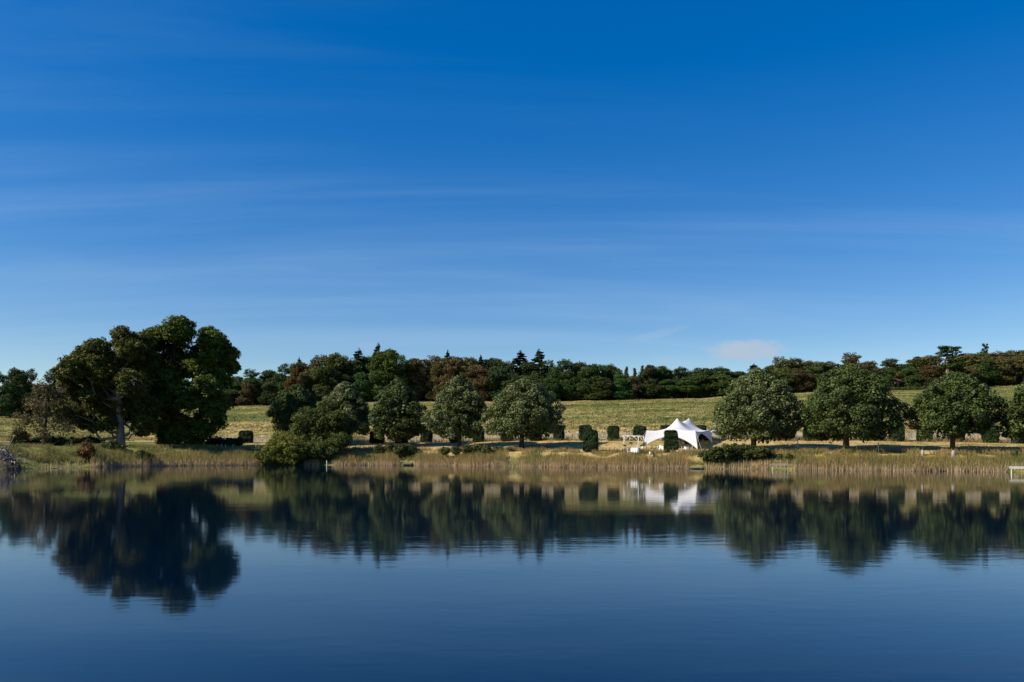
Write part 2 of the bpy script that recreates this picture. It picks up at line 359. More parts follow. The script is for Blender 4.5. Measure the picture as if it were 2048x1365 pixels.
# ------------------------------------------------------------------ lake
wx = np.array([-900., 900.]); wy = np.array([4., 175.])
wm = mesh_np('lake', [(-600, 4, 0), (600, 4, 0), (600, 150, 0), (-600, 150, 0)], [(0, 1, 2, 3)])
m, t, b = newmat('lake_water')
b.inputs['Base Color'].default_value = (0.0002, 0.0055, 0.017, 1); b.inputs['Specular Tint'].default_value = (0.76, 0.91, 1.0, 1); b.inputs['IOR'].default_value = 1.40; b.inputs['Roughness'].default_value = 0.045; b.inputs['Specular IOR Level'].default_value = 0.5
w1 = noise(t, 1.0, 3, 0.55, stretch=(1.1, 2.6, 1)); w2 = noise(t, 0.30, 2, 0.5, stretch=(0.7, 1.6, 1)); w3 = noise(t, 0.035, 3, 0.5, stretch=(0.5, 1.8, 1)); w4 = noise(t, 5.0, 2, 0.5, stretch=(0.9, 1.8, 1))
mrw = t.nodes.new('ShaderNodeMapRange'); mrw.inputs[1].default_value = 0.40; mrw.inputs[2].default_value = 0.72; mrw.inputs[3].default_value = 0.40; mrw.inputs[4].default_value = 1.9
t.links.new(w3.outputs['Fac'], mrw.inputs[0])
hgt = mt(t, 'ADD', mt(t, 'MULTIPLY', w1.outputs['Fac'], 0.020), mt(t, 'ADD', mt(t, 'MULTIPLY', w2.outputs['Fac'], 0.045), mt(t, 'MULTIPLY', w4.outputs['Fac'], 0.0025)))
bpw = t.nodes.new('ShaderNodeBump'); bpw.inputs['Distance'].default_value = 1.0
t.links.new(mt(t, 'MULTIPLY', mrw.outputs[0], 0.10), bpw.inputs['Strength']); t.links.new(hgt, bpw.inputs['Height']); t.links.new(bpw.outputs[0], b.inputs['Normal'])
M['water'] = m
lk = link('lake', wm, m); lk['kind'] = 'structure'; lk['label'] = 'still dark blue lake reflecting the sky and trees'

# ------------------------------------------------------------------ foliage tools
def rdir(rg, n):
    v = rg.normal(size=(n, 3)); return v / np.linalg.norm(v, axis=1, keepdims=True)
def leaf_mesh(name, P, Nn, size, tone, rg, aspect=0.62):
    n = len(P)
    tdir = np.cross(Nn, rdir(rg, n)); tdir /= np.linalg.norm(tdir, axis=1, keepdims=True) + 1e-9
    bd = np.cross(Nn, tdir)
    Ls = size[:, None] * 0.5; cup = Nn * Ls * 0.18
    V = np.stack([P - tdir * Ls, P + bd * Ls * aspect + cup, P + tdir * Ls, P - bd * Ls * aspect + cup], 1).reshape(-1, 3)
    Fc = np.arange(4 * n, dtype=np.int32).reshape(n, 4)
    return mesh_np(name, V, Fc, {'tone': ('FACE', tone)})
def clump_leaves(rg, cen, rad, per, size, squash=0.72, upbias=0.5, shell=0.5, jitter=0.35, tone0=None, hang=0.0):
    """leaves gathered in clumps: cen (k,3), rad (k,)"""
    k = len(cen); cnt = np.maximum((per * (rad / rad.mean()) ** 2), 4).astype(int)
    idx = np.repeat(np.arange(k), cnt); n = len(idx)
    d = rdir(rg, n); rr = (shell + (1 - shell) * rg.random(n)) ** 0.7
    d2 = d.copy(); d2[:, 2] *= squash
    P = cen[idx] + d2 * (rad[idx] * rr)[:, None]
    Nn = d * 0.75 + rdir(rg, n) * 0.65; Nn[:, 2] += upbias
    if hang: P[:, 2] -= hang * rg.random(n)
    Nn /= np.linalg.norm(Nn, axis=1, keepdims=True)
    ct = rg.random(k) if tone0 is None else tone0
    tone = np.clip(0.45 * ct[idx] + 0.55 * rg.random(n) , 0, 1)
    sz = size * (0.65 + 0.7 * rg.random(n))
    return P, Nn, sz, tone
def wiggle(rg, a, b, n=5, amp=0.08):
    a = np.array(a, float); b = np.array(b, float); ln = np.linalg.norm(b - a)
    pts = [a + (b - a) * i / n + (rg.normal(size=3) * amp * ln * (0 < i < n)) for i in range(n + 1)]
    return [tuple(p) for p in pts]

# ---- domed trees of the avenue
def dome_tree(px, Y, halfw_px, top_py, bot_py, label, seed, name='domed_tree', trunk_dx=0, group=None, leaf='silver', skew=0.0):
    rg = np.random.default_rng(seed)
    base = foot(px + trunk_dx, Y); sc = Y / F
    Rr = halfw_px * sc; z1 = EYE + (HY - top_py) * sc - base.z; z0 = max(EYE + (HY - bot_py) * sc - base.z, 0.7)
    H = z1 - z0; off = -trunk_dx * sc
    tr = thing(name, label, 'tree', base, 0, group)
    nc = int(370 * (Rr / 7) ** 1.2)
    h = rg.random(nc) ** 0.92; th = rg.random(nc) * 2 * np.pi
    w0 = rg.uniform(0.18, 0.36); ex = rg.uniform(0.62, 0.98); e2 = rg.uniform(1.5, 2.1)
    def prof(h):
        lo = np.sqrt(np.clip(1 - ((w0 - h) / w0 * 0.55) ** 2, 0, 1)); hi = np.clip(1 - (np.clip(h - w0, 0, 1) / (1.02 - w0)) ** e2, 0.0, 1) ** ex
        return np.where(h < w0, lo, hi)
    p1, p2, p3 = rg.random(3) * 6.28
    lob = 1 + 0.09 * np.sin(3 * th + p1 + 5 * h) + 0.07 * np.sin(5 * th + p2 - 7 * h) + 0.05 * np.sin(8 * th + p3 + 11 * h)
    heads = [(rg.random() * 6.28, rg.random() ** 0.8, rg.uniform(0.6, 1.3)) for _ in range(16)]
    bo = np.zeros(nc)
    for (ha, hh_, hs) in heads:
        da = (th - ha + np.pi) % (2 * np.pi) - np.pi
        bo = np.maximum(bo, hs * np.exp(-((da * (prof(h) + 0.2)) ** 2 + ((h - hh_) * 1.7) ** 2) / 0.07))
    lob = lob + 0.24 * bo - 0.14
    crad = (0.45 + 0.75 * rg.random(nc) ** 1.3) * (Rr / 7) ** 0.5
    r = np.maximum(prof(h) * Rr * lob - crad * 0.55, 0) * (0.93 + 0.1 * rg.random(nc))
    cen = np.stack([off + skew * h * Rr + r * np.cos(th), r * np.sin(th), z0 + crad * 0.6 + h * (H - crad * 1.15) + 0.35 * np.sin(3 * th + p2) * (h < 0.12)], 1)
    # inner clumps close the crown
    ni = nc // 3; hi = rg.random(ni) * 0.9; ti = rg.random(ni) * 6.28; ri = prof(hi) * Rr * 0.62 * np.sqrt(rg.random(ni))
    ceni = np.stack([off + ri * np.cos(ti), ri * np.sin(ti), z0 + 0.4 + hi * (H - 1.5)], 1)
    A = clump_leaves(rg, cen, crad, 95, 0.31, 0.8, 0.45, 0.5)
    B = clump_leaves(rg, ceni, np.full(ni, 1.5), 34, 0.6, 0.8, 0.3, 0.3)
    P, Nn, sz, tn = [np.concatenate(q) for q in zip(A, B)]
    link('crown', leaf_mesh('crown', P, Nn, sz, tn, rg), LG[leaf], tr)
    mb = MB(); tb = 0.42 * (Rr / 7)
    mb.tube([(0, 0, -0.3), (0, 0, 0.15), (0.02, 0, 0.7), (0.05, 0.03, z0 + 1.0), (off * 0.5, 0.1, z0 + H * 0.35), (off, 0, z0 + H * 0.7)], [tb * 1.35, tb * 1.1, tb, tb * 0.85, tb * 0.6, tb * 0.18], 10)
    tk = mb.build('trunk', M['bark'], tr, True)
    for q in range(9):
        ang = q * 0.7 + rg.random() ; zz = z0 + H * (0.05 + 0.05 * q)
        e = (off + math.cos(ang) * Rr * 0.75, math.sin(ang) * Rr * 0.75, zz + H * 0.22)
        MB().tube(wiggle(rg, (0.05, 0, zz), e, 4, 0.05), [tb * 0.4, tb * 0.32, tb * 0.24, tb * 0.15, tb * 0.05], 6).build('limb', M['bark'], tk, True)
    return tr

# ---- trees and shrubs made of separate leafy heads
def lobed(name, label, cat, base, lobes, leaf, seed, per=60, leafsize=0.4, clump=0.9, density=1.0, trunk=None, bark='bark', limbs=True, group=None, squash=0.72, shell=0.45, hang=0.0, limb_r=0.22, jig=0.12, leafaspect=0.62):
    """lobes: (offset xyz from base, radius)"""
    rg = np.random.default_rng(seed)
    tr = thing(name, label, cat, base, 0, group)
    cens = []; rads = []
    for (c, r) in lobes:
        c = np.array(c, float); k = max(int(density * 13 * (r / clump) ** 1.7), 4)
        d = rdir(rg, k); rr = r * (0.55 + 0.42 * rg.random(k)); d[:, 2] *= 0.85
        cens.append(c + d * rr[:, None]); rads.append(clump * (0.65 + 0.6 * rg.random(k)))
    cen = np.concatenate(cens); rad = np.concatenate(rads)
    zmin = 0.15; cen[:, 2] = np.maximum(cen[:, 2], zmin)
    P, Nn, sz, tn = clump_leaves(rg, cen, rad, per, leafsize, squash, 0.45, shell, hang=hang)
    keep = P[:, 2] > -0.35
    link('crown' if cat == 'tree' else 'foliage', leaf_mesh('crown', P[keep], Nn[keep], sz[keep], tn[keep], rg, leafaspect), LG[leaf], tr)
    if trunk:
        pts, rr = trunk
        tk = MB().tube(pts, rr, 10).build('trunk', M[bark], tr, True)
        if limbs:
            P0 = [np.array(p) for p in pts]
            for (c, r) in lobes:
                c = np.array(c, float)
                ok = [q for q in P0 if q[2] < c[2] + 0.5] or [P0[0]]
                a0 = ok[-1] if len(ok) == 1 else ok[max(int(len(ok) - 1 - rg.integers(0, 2)), 0)]
                lr = limb_r * (0.6 + 0.6 * rg.random())
                MB().tube(wiggle(rg, a0, c, 5, 0.06), [lr, lr * 0.85, lr * 0.65, lr * 0.5, lr * 0.32, lr * 0.12], 6).build('limb', M[bark], tk, True)
    elif cat != 'tree':
        for q in range(5):
            c = np.array(lobes[int(rg.integers(0, len(lobes)))][0], float)
            MB().tube(wiggle(rg, (c[0] * 0.5, c[1] * 0.5, -0.1), c, 4, 0.06), [0.07, 0.06, 0.05, 0.035, 0.015], 5).build('stem', M['bark'], tr, True)
    return tr
def pxlobes(base, Y, items, rg, dy=3.0, scale=1.0, extra=0):
    out = []; items = list(items)
    for q in range(extra):
        a_, b_ = items[int(rg.integers(0, len(items)))], items[int(rg.integers(0, len(items)))]
        if math.hypot(a_[0] - b_[0], a_[1] - b_[1]) < 75: items.append(((a_[0] + b_[0]) / 2, (a_[1] + b_[1]) / 2, float(rg.uniform(13, 24))))
    for it in items:
        px, py, rp = it[:3]; d = it[3] if len(it) > 3 else float(rg.uniform(-dy, dy))
        p = at(px, py, Y) ; out.append(((p.x - base.x, d, p.z - base.z), rp * Y / F * scale))
    return out

# ------------------------------------------------------------------ the avenue of domed trees
D0 = lambda k: 153 - 5.6 * k
row = [  # px, k, half width, top, bottom, trunk dx, label
    (592, -0.9, 52, 770, 872, 0, 'domed tree half hidden behind the lakeside willow'),
    (690, 0, 56, 764, 876, 0, 'domed silvery tree whose crown meets the dark lakeside willow'),
    (796, 1, 62, 758, 884, 4, 'domed green tree above the bramble mound with the small plank jetty'),
    (916, 2, 61, 753, 880, 3, 'domed silvery tree second in its row from the marquee'),
    (1049, 3, 84, 759, 879, -6, 'wide domed silvery tree ending the row on the pergola side of the marquee'),
    (1513, 6, 93, 737, 887, -6, 'broad domed silvery tree overhanging the end of the white marquee'),
    (1698, 7, 99, 729, 888, -6, 'largest domed green tree, between the braced post and the lone stone'),
    (1909, 8, 80, 745, 880, -4, 'dark domed green tree with a grey stone at its trunk'),
    (2085, 8.75, 74, 742, 884, 0, 'dark domed tree beside the white edged jetty'),
]
for i, (px, k, hw, tp, bt, dx, lab) in enumerate(row):
    dome_tree(px, D0(k), hw, tp, bt - (9 if i > 4 else 5), lab, 100 + i, trunk_dx=dx, leaf='silver' if i in (1, 3, 4, 5) else 'dome')

# ------------------------------------------------------------------ two big old trees and their neighbours on the left
rg = np.random.default_rng(7)
ob = ground(240, 894)
lo = pxlobes(ob, ob.y, [(148, 748, 24), (182, 716, 30), (176, 740, 28), (232, 682, 26), (262, 676, 20), (208, 702, 27), (150, 790, 34), (205, 762, 34), (258, 735, 34), (185, 822, 36), (238, 815, 38), (285, 770, 34), (292, 815, 32), (150, 828, 26), (268, 850, 26), (222, 850, 20), (130, 770, 22), (285, 705, 26), (240, 720, 24), (300, 850, 22), (215, 735, 26), (165, 765, 24), (195, 790, 26), (140, 842, 20), (185, 850, 18), (118, 812, 18), (122, 838, 15), (195, 738, 26), (230, 752, 26), (285, 682, 22), (270, 705, 24)], rg, 4.5, 1.0, 30)
lobed('oak_tree', 'gnarled old oak with pale trunk and bare pale limbs at the lake edge', 'tree', ob, lo, 'oak', 21, per=30, leafsize=0.34, clump=0.52, density=0.95,
      trunk=([(0, 0, -0.4), (0.05, 0, 0.4), (0.1, 0, 1.6), (0.0, 0.1, 4), (-0.2, 0, 8), (-0.5, 0, 12), (-0.3, 0.2, 15)], [1.15, 0.85, 0.7, 0.62, 0.5, 0.33, 0.12]), bark='pale_bark', limb_r=0.26)
mb_ = ground(345, 893)
mb_.y += 3
mb_ = foot(345, mb_.y)
lo = pxlobes(mb_, mb_.y, [(330, 680, 32), (378, 668, 32), (422, 688, 32), (440, 722, 24), (402, 735, 34), (345, 728, 36), (300, 700, 28), (425, 775, 26), (432, 820, 24), (372, 795, 40), (318, 785, 32), (400, 838, 36), (345, 850, 36), (412, 862, 22), (370, 872, 26), (310, 862, 22), (440, 795, 16), (385, 705, 30), (330, 885, 14), (395, 884, 14), (300, 745, 30), (438, 757, 18), (428, 745, 18), (290, 830, 26), (320, 825, 28), (282, 795, 24), (425, 805, 22), (350, 765, 26), (310, 674, 20), (350, 666, 21), (402, 665, 21), (430, 684, 22), (450, 704, 17), (300, 720, 26)], rg, 4.5, 1.02, 36)
lobed('maple_tree', 'large round dense green tree touching the gnarled oak', 'tree', mb_, lo, 'maple', 22, per=34, leafsize=0.38, clump=0.6, density=0.95,
      trunk=([(0, 0, -0.4), (0, 0, 1), (0.1, 0, 4), (0.2, 0, 9), (0.3, 0, 14), (0.3, 0, 18)], [0.9, 0.7, 0.6, 0.5, 0.3, 0.1]))
# thin leafless tree
tb = ground(88, 891)
lo = pxlobes(tb, tb.y, [(85, 775, 20), (110, 785, 20), (62, 805, 22), (95, 812, 26), (125, 820, 20), (45, 840, 20), (75, 845, 24), (120, 850, 24), (145, 858, 16), (100, 870, 14), (40, 860, 12)], rg, 2.5)
thin = lobed('thin_tree', 'half bare brown tree with twiggy crown left of the gnarled oak'.replace('left of', 'beside'), 'tree', tb, lo, 'thin', 23, per=5, leafsize=0.34, clump=0.7, density=1.1,
      trunk=([(0, 0, -0.3), (0.05, 0, 0.6), (0.1, 0, 2), (0.2, 0, 4), (0.3, 0, 6.5), (0.2, 0, 8.5)], [0.5, 0.36, 0.3, 0.24, 0.15, 0.05]), limb_r=0.12)
rgt = np.random.default_rng(230)
mbt = MB()
for (c, r) in lo:
    for q in range(26):
        d = rdir(rgt, 1)[0]; d[2] = abs(d[2]) * 0.8
        s0 = np.array(c) + rdir(rgt, 1)[0] * r * 0.3
        mbt.tube(wiggle(rgt, s0, s0 + d * r * rgt.uniform(0.6, 1.25), 3, 0.1), [0.045, 0.035, 0.025, 0.012], 4, False)
tw = mbt.build('twigs', M['dead_wood'], thin); tw['kind'] = 'stuff'

# willow and sallow at the water's edge
wb = foot(640, 137.2); wb.z = tz1(wb.x, wb.y)
lo = pxlobes(wb, wb.y, [(640, 845, 34), (668, 868, 32), (612, 838, 28), (655, 900, 26), (690, 850, 22), (630, 880, 34), (600, 862, 24), (676, 838, 20), (648, 815, 18), (625, 905, 22), (688, 880, 16), (672, 905, 15)], rg, 2.5)
lobed('willow_bush', 'tall dark green willow bush leaning out at the water edge', 'bush', wb, lo, 'willow', 31, per=52, leafsize=0.34, clump=0.7, density=1.0, leafaspect=0.4)
sb = foot(560, 135.4)
lo = pxlobes(sb, sb.y, [(560, 900, 26), (535, 912, 18), (585, 892, 26), (560, 880, 20), (602, 906, 20), (545, 895, 18), (575, 915, 20), (528, 922, 10), (592, 920, 14), (552, 918, 16), (540, 926, 8), (565, 926, 8), (590, 927, 8), (610, 924, 9)], rg, 2.0)
lobed('sallow_bush', 'yellow green sallow bush at the water edge below the tall willow', 'bush', sb, lo, 'sallow', 32, per=46, leafsize=0.3, clump=0.6, density=1.05, leafaspect=0.42)

# bramble and shrubs along the bank
def mound(label, items, leaf, seed, Yoff, name='bramble_bush', cat='bush', ls=0.26, cl=0.5, per=42, **kw):
    cx = sum(i[0] for i in items) / len(items); s = np.interp(cx, PXC, SHORE); Y = s + Yoff
    bse = foot(cx, Y); r_ = np.random.default_rng(seed)
    lo = pxlobes(bse, Y, items, r_, 0.9)
    return lobed(name, label, cat, bse, lo, leaf, seed, per=per, leafsize=ls, clump=cl, density=1.0, **kw)
mound('bramble mound behind the reeds above the small plank jetty', [(758, 898, 9), (780, 897, 10), (800, 899, 12), (818, 900, 13), (832, 906, 10), (806, 908, 10), (815, 917, 9), (800, 916, 8)], 'bramble', 41, 3.0)
mound('long low bramble thicket in front of the silvery domed trees', [(890, 902, 9), (912, 901, 9), (935, 899, 10), (955, 899, 10), (975, 900, 10), (997, 902, 10), (1018, 905, 9), (1028, 908, 8)], 'bramble', 42, 4.6)
mound('big rounded bramble mound between the marquee and the wooden platform', [(1412, 912, 11), (1430, 906, 14), (1450, 903, 16), (1472, 902, 17), (1495, 903, 17), (1518, 906, 16), (1538, 912, 13), (1552, 915, 12), (1566, 921, 9), (1470, 915, 14), (1505, 917, 14), (1535, 922, 9), (1440, 918, 9), (1480, 922, 8), (1515, 924, 8)], 'bramble', 43, 2.9)
mound('round green shrub at the foot of the pale oak trunk', [(212, 894, 10), (225, 890, 10), (238, 900, 9), (205, 901, 7), (225, 903, 9)], 'willow', 44, 6.5, 'shrub')
mound('rust coloured shrub at the water edge near the uprooted stump', [(165, 905, 10), (178, 900, 9), (160, 918, 10), (176, 918, 10), (190, 922, 8), (168, 892, 7)], 'russet', 45, 2.0, 'shrub', per=30)
mound('dark green waterside shrub in the reeds below the oak', [(262, 912, 9), (285, 910, 10), (300, 914, 9), (245, 916, 8)], 'bramble', 46, 2.4, 'shrub')
mound('low green shrub between the reeds and the platform with bench legs', [(1592, 920, 7), (1580, 915, 6), (1606, 922, 6)], 'willow', 47, 2.4, 'shrub')
mound('sprig of dark green weed on the bank by the white edged jetty', [(2025, 907, 4), (2031, 905, 4)], 'willow', 48, 6.0, 'shrub', per=24, ls=0.2, cl=0.3)
# dark field hedge behind the left trees
for (x0, x1, lab, sd) in ((28, 120, 'dark overgrown field hedge behind the half bare tree', 51), (120, 210, 'dark field hedge beside the walking person', 52), (425, 480, 'low dark shrub hedge beside the clipped block by the big trees', 53)):
    its = [(x, 884 + random.Random(sd + x).uniform(-2, 2), 8) for x in range(x0, x1, 10)]
    mound(lab, its, 'yew', sd, 20.0, 'field_hedge', 'hedge', ls=0.4, cl=0.7, per=40)
mound('pale leaved bush growing from the dark field hedge', [(40, 868, 9), (48, 872, 8), (34, 876, 8)], 'thin', 54, 20, 'shrub', per=26)

# ------------------------------------------------------------------ clipped yew blocks
def yew_block(px, Y, wpx, toppy, label, seed, rz, group=None, depth=None):
    rg = np.random.default_rng(seed); bse = foot(px, Y); sc = Y / F
    w = wpx * sc; h = EYE + (HY - toppy) * sc - bse.z; d = depth or w * 0.9
    cz, sz_ = abs(math.cos(rz)), abs(math.sin(rz)); w = w / (cz + sz_ * 0.9) ; d = w * 0.9
    t_ = thing('clipped_hedge_block', label, 'hedge', bse, rz, group)
    n = int(420 * (2 * (w + d) * h + w * d))
    u = rg.random((n, 3)) * 2 - 1; ax = rg.choice(3, n, p=[0.38, 0.38, 0.24]); sg = np.where(rg.random(n) < 0.5, -1, 1)
    for k in range(3): u[ax == k, k] = sg[ax == k]
    u[(ax == 2), 2] = 1
    half = np.array([w / 2, d / 2, h / 2])
    # rounded corners: superellipsoid pull
    q = (np.abs(u) ** 7).sum(1) ** (1 / 7.0); P = u / q[:, None] * half
    P[:, 0] *= 1 + 0.03 * (1 - u[:, 2]); P[:, 1] *= 1 + 0.03 * (1 - u[:, 2])
    P += rg.normal(size=P.shape) * 0.055; st_ = (rg.random(n) < 0.04) & (u[:, 2] > 0.9); P[st_, 2] += rg.random(st_.sum()) * 0.28; P[:, 2] += h / 2
    bump = vnoise(P[:, 0] * 2.2 + 9 * (ax == 1) + seed, P[:, 2] * 2.2 + P[:, 1], seed) - 0.5
    P[:, :2] *= (1 + 0.17 * bump)[:, None]
    nn = np.zeros_like(P); nn[np.arange(n), ax] = u[np.arange(n), ax]; nn += rdir(rg, n) * 0.7; nn[:, 2] += 0.2; nn /= np.linalg.norm(nn, axis=1, keepdims=True)
    P[:, 2] = np.maximum(P[:, 2], 0.02)
    link('foliage', leaf_mesh('yew', P, nn, 0.15 * (0.6 + 0.8 * rg.random(n)), np.clip(0.35 + 0.9 * bump + 0.5 * (rg.random(n) - 0.5), 0, 1), rg), LG['yew'], t_)
    co = MB().box((0, 0, h * 0.47), (w * 0.92, d * 0.92, h * 0.90)).build('core', M['yew_core'], t_)
    return t_
M['yew_core'] = plain('yew_core', (0.008, 0.014, 0.005), (0.02, 0.032, 0.010), 0.9, 4)
RZ = math.atan2(-5.6, 11.4)
hx = [754, 803, 853, 910, 957, 1014, 1071, 1118, 1171, 1227, 1280, 1333, 1400, 1515, 1568, 1621, 1680, 1735, 1793, 1849, 1912, 1980, 2038]
for i, x in enumerate(hx):
    D = float(np.interp(x, [750, 1171, 1600, 1900, 2048], [159, 146, 135, 128, 123]))
    wpx = float(np.interp(x, [750, 1171, 1900, 2048], [25, 24, 29, 30])) * random.Random(i * 7).uniform(0.88, 1.1)
    g = foot(x, D); top = HY - (g.z + 2.55 - EYE) * F / D
    lab = {1118: 'clipped yew block by the fence at the outer edge of the wide silvery tree', 1171: 'clipped yew block by the fence, just behind the tall lone yew', 1227: 'clipped yew block by the fence between the lone yew and the pergola', 1280: 'clipped yew block by the fence directly behind the pergola',
           1333: 'clipped yew block peeping over the front roof slope of the marquee', 1400: 'clipped yew block behind the far roof point of the marquee', 1849: 'clipped yew block between the largest domed tree and the dark one with the stone', 2038: 'clipped yew block under the dark domed tree by the white edged jetty'}.get(x)
    grp = None
    if lab is None:
        near, grp = (('small platform domed tree', 'a') if x < 850 else ('domed tree second from the marquee', 'b') if x < 985 else ('wide silvery domed tree', 'c') if x < 1100 else ('domed tree overhanging the marquee', 'd') if x < 1600 else ('largest domed green tree', 'e') if x < 1830 else ('dark domed tree with the stone', 'f'))
        lab = 'clipped yew block by the fence behind the ' + near; grp = 'clipped yews behind the ' + near
    yew_block(x, D, wpx, top + random.Random(i).uniform(-2.5, 3.5), lab, 200 + i, RZ * 0.5 + random.Random(i * 3).uniform(-0.06, 0.06), grp)
yew_block(1181, 126.5, 30, 862, 'tall clipped yew block standing alone at the lake bank near the pergola', 230, RZ * 0.4)
yew_block(1342, 121.0, 27, 862.5, 'clipped yew block standing in front of the marquee opening', 231, RZ * 0.3)
yew_block(492, 163.0, 25, 863, 'clipped yew block standing alone beside the big dense tree', 232, 0.1)

# ------------------------------------------------------------------ paling fence
def fence(px0, px1, label, seed, broken=0.08):
    rr = random.Random(seed); a = foot(px0, float(np.interp(px0, [250, 750, 1171, 1600, 1900, 2400], [172, 162.5, 149.5, 138.5, 131.5, 122]))); bb = foot(px1, float(np.interp(px1, [250, 750, 1171, 1600, 1900, 2400], [172, 162.5, 149.5, 138.5, 131.5, 122])))
    o = thing('paling_fence', label, 'fence', a)
    ln = (bb - a).length; n = int(ln / 0.17); mb = MB(); d = (bb - a); ang = math.atan2(d.y, d.x)
    wires = []
    for i in range(n):
        p = a + d * (i / n); z = tz1(p.x, p.y)
        if i % 6 == 0: wires.append((p.x - a.x, p.y - a.y, z - a.z))
        if rr.random() < broken: continue
        h = 1.15 + rr.uniform(-0.1, 0.1)
        mb.box((p.x - a.x, p.y - a.y + rr.uniform(-.02, .02), z - a.z + h / 2 - 0.02), (0.075 * rr.uniform(0.7, 1.2), 0.03, h), ang, 0.75)
    pl = mb.build('pales', M['pale'], o); pl['kind'] = 'stuff'
    for hz in (0.3, 0.85):
        MB().tube([(w[0], w[1] + 0.03, w[2] + hz) for w in wires], 0.012, 4).build('wire', M['black_metal'], o)
    for i in range(0, n, 14):
        p = a + d * (i / n); z = tz1(p.x, p.y)
        MB().tube([(p.x - a.x, p.y - a.y + 0.08, z - a.z - 0.2), (p.x - a.x, p.y - a.y + 0.08, z - a.z + 1.3)], [0.05, 0.045], 6).build('post', M['grey_wood'], o)
    return o
fence(735, 1135, 'grey paling fence behind the domed trees and clipped yews', 1)
fence(1135, 1300, 'pale paling fence on the field edge behind the pergola', 2)
fence(1300, 1600, 'paling fence passing behind the marquee and overhanging tree', 3)
fence(1600, 2120, 'whitish paling fence along the field foot behind the stone', 4, 0.03)
fence(405, 735, 'low grey paling fence between the dense tree and the willow', 5, 0.1)

# ------------------------------------------------------------------ marquee
def ledge(p): return Vector((p[0], p[1], tz1(p[0], p[1])))
A_, B_ = np.array([21.1, 129.2]), np.array([29.15, 125.0])
wv = (B_ - A_); wid = np.linalg.norm(wv); wv /= wid; av = np.array([-wv[1], wv[0]])
org = (A_ + B_) / 2; LEN = 17.5
ob3 = ledge(org)
mq = thing('marquee', 'white peaked marquee with two tall points and pointed fabric legs', 'marquee', ob3)
def loc2(s, t): return org + wv * s + av * t
hw = wid / 2
# corner tops sit inside the feet
legs = [(-hw, 0), (hw, 0), (hw, LEN * 0.55), (hw, LEN), (-hw, LEN), (-hw, LEN * 0.55)]
cen_t = LEN / 2
def inn(s, t, k): return (s * (1 - k / hw * (1 if abs(s) > 0 else 0)), t + (k if t < 1 else (-k if t > LEN - 1 else 0)))
tops = []; feet = []
for (s, t) in legs:
    p = loc2(s, t); fz = tz1(*p); feet.append(np.array([p[0], p[1], fz + 0.03]))
    q = loc2(*inn(s, t, 0.55)); tops.append(np.array([q[0], q[1], EYE + (HY - 861.5) / F * q[1]]))
def eave(i, u):
    j = (i + 1) % 6; a0, b0 = tops[i], tops[j]; p = a0 * (1 - u) + b0 * u
    ln = np.linalg.norm(b0 - a0); c = np.array([*loc2(0, cen_t), 0]); nrm = np.array([-(b0 - a0)[1], (b0 - a0)[0], 0]); nrm /= np.linalg.norm(nrm)
    if np.dot(nrm, c - p) < 0: nrm = -nrm
    bow = 4 * u * (1 - u)
    return p + nrm * 0.45 * bow + np.array([0, 0, -0.02 * ln * bow])
def hem(i, u):
    j = (i + 1) % 6; a0, b0 = feet[i], feet[j]; p = a0 * (1 - u) + b0 * u
    ln = np.linalg.norm(b0 - a0); c = np.array([*loc2(0, cen_t), 0]); nrm = np.array([-(b0 - a0)[1], (b0 - a0)[0], 0]); nrm /= np.linalg.norm(nrm)
    if np.dot(nrm, c - p) < 0: nrm = -nrm
    bow = 1 - abs(2 * u - 1) ** 1.9
    return p + nrm * 0.75 * bow + np.array([0, 0, 2.05 * bow])
NE = 36
# roof: ring of eave points, membrane relaxed on a polar-free grid
ns, ntt = 25, 57
sg = np.linspace(0, 1, ns); tg = np.linspace(0, 1, ntt)
def side_pt(t_, right):
    # long sides consist of two bays
    if right:
        return eave(1, t_ / 0.55) if t_ <= 0.55 else eave(2, (t_ - 0.55) / 0.45)
    return eave(5, 1 - t_ / 0.55) if t_ <= 0.55 else eave(4, 1 - (t_ - 0.55) / 0.45)
Fr = np.array([eave(0, s) for s in sg]); Bk = np.array([eave(3, 1 - s) for s in sg])
Rt = np.array([side_pt(t_, True) for t_ in tg]); Lf = np.array([side_pt(t_, False) for t_ in tg])
G = np.zeros((ntt, ns, 3))
for j in range(ntt):
    for i in range(ns):
        s, t_ = sg[i], tg[j]
        G[j, i] = (1 - s) * Lf[j] + s * Rt[j] + (1 - t_) * Fr[i] + t_ * Bk[i] - ((1 - s) * (1 - t_) * Fr[0] + s * (1 - t_) * Fr[-1] + (1 - s) * t_ * Bk[0] + s * t_ * Bk[-1])
pk = [(int(round(0.22 * (ntt - 1))), ns // 2), (int(round(0.68 * (ntt - 1))), ns // 2)]
pz = [EYE + (HY - 836.5) / F * G[j, i, 1] for j, i in pk]
Z0 = G[:, :, 2].copy(); Z = Z0.copy()
tpk = [pk[0][0] / (ntt - 1) * LEN, pk[1][0] / (ntt - 1) * LEN]
for j in range(1, ntt - 1):
    for i in range(1, ns - 1):
        best = Z0[j, i]
        for q, (tp_, z_) in enumerate(zip(tpk, pz)):
            dtt = tg[j] * LEN - tp_; out_ = (dtt < 0) == (q == 0)
            Lp = (tp_ if q == 0 else LEN - tp_) if out_ else 23.0
            rho = min(((abs(2 * sg[i] - 1)) ** 2.2 + (abs(dtt) / Lp) ** 2.2) ** (1 / 2.2), 1)
            best = max(best, Z0[j, i] + (z_ - Z0[j, i]) * max(1 - rho, 0) ** 2.1)
        Z[j, i] = best
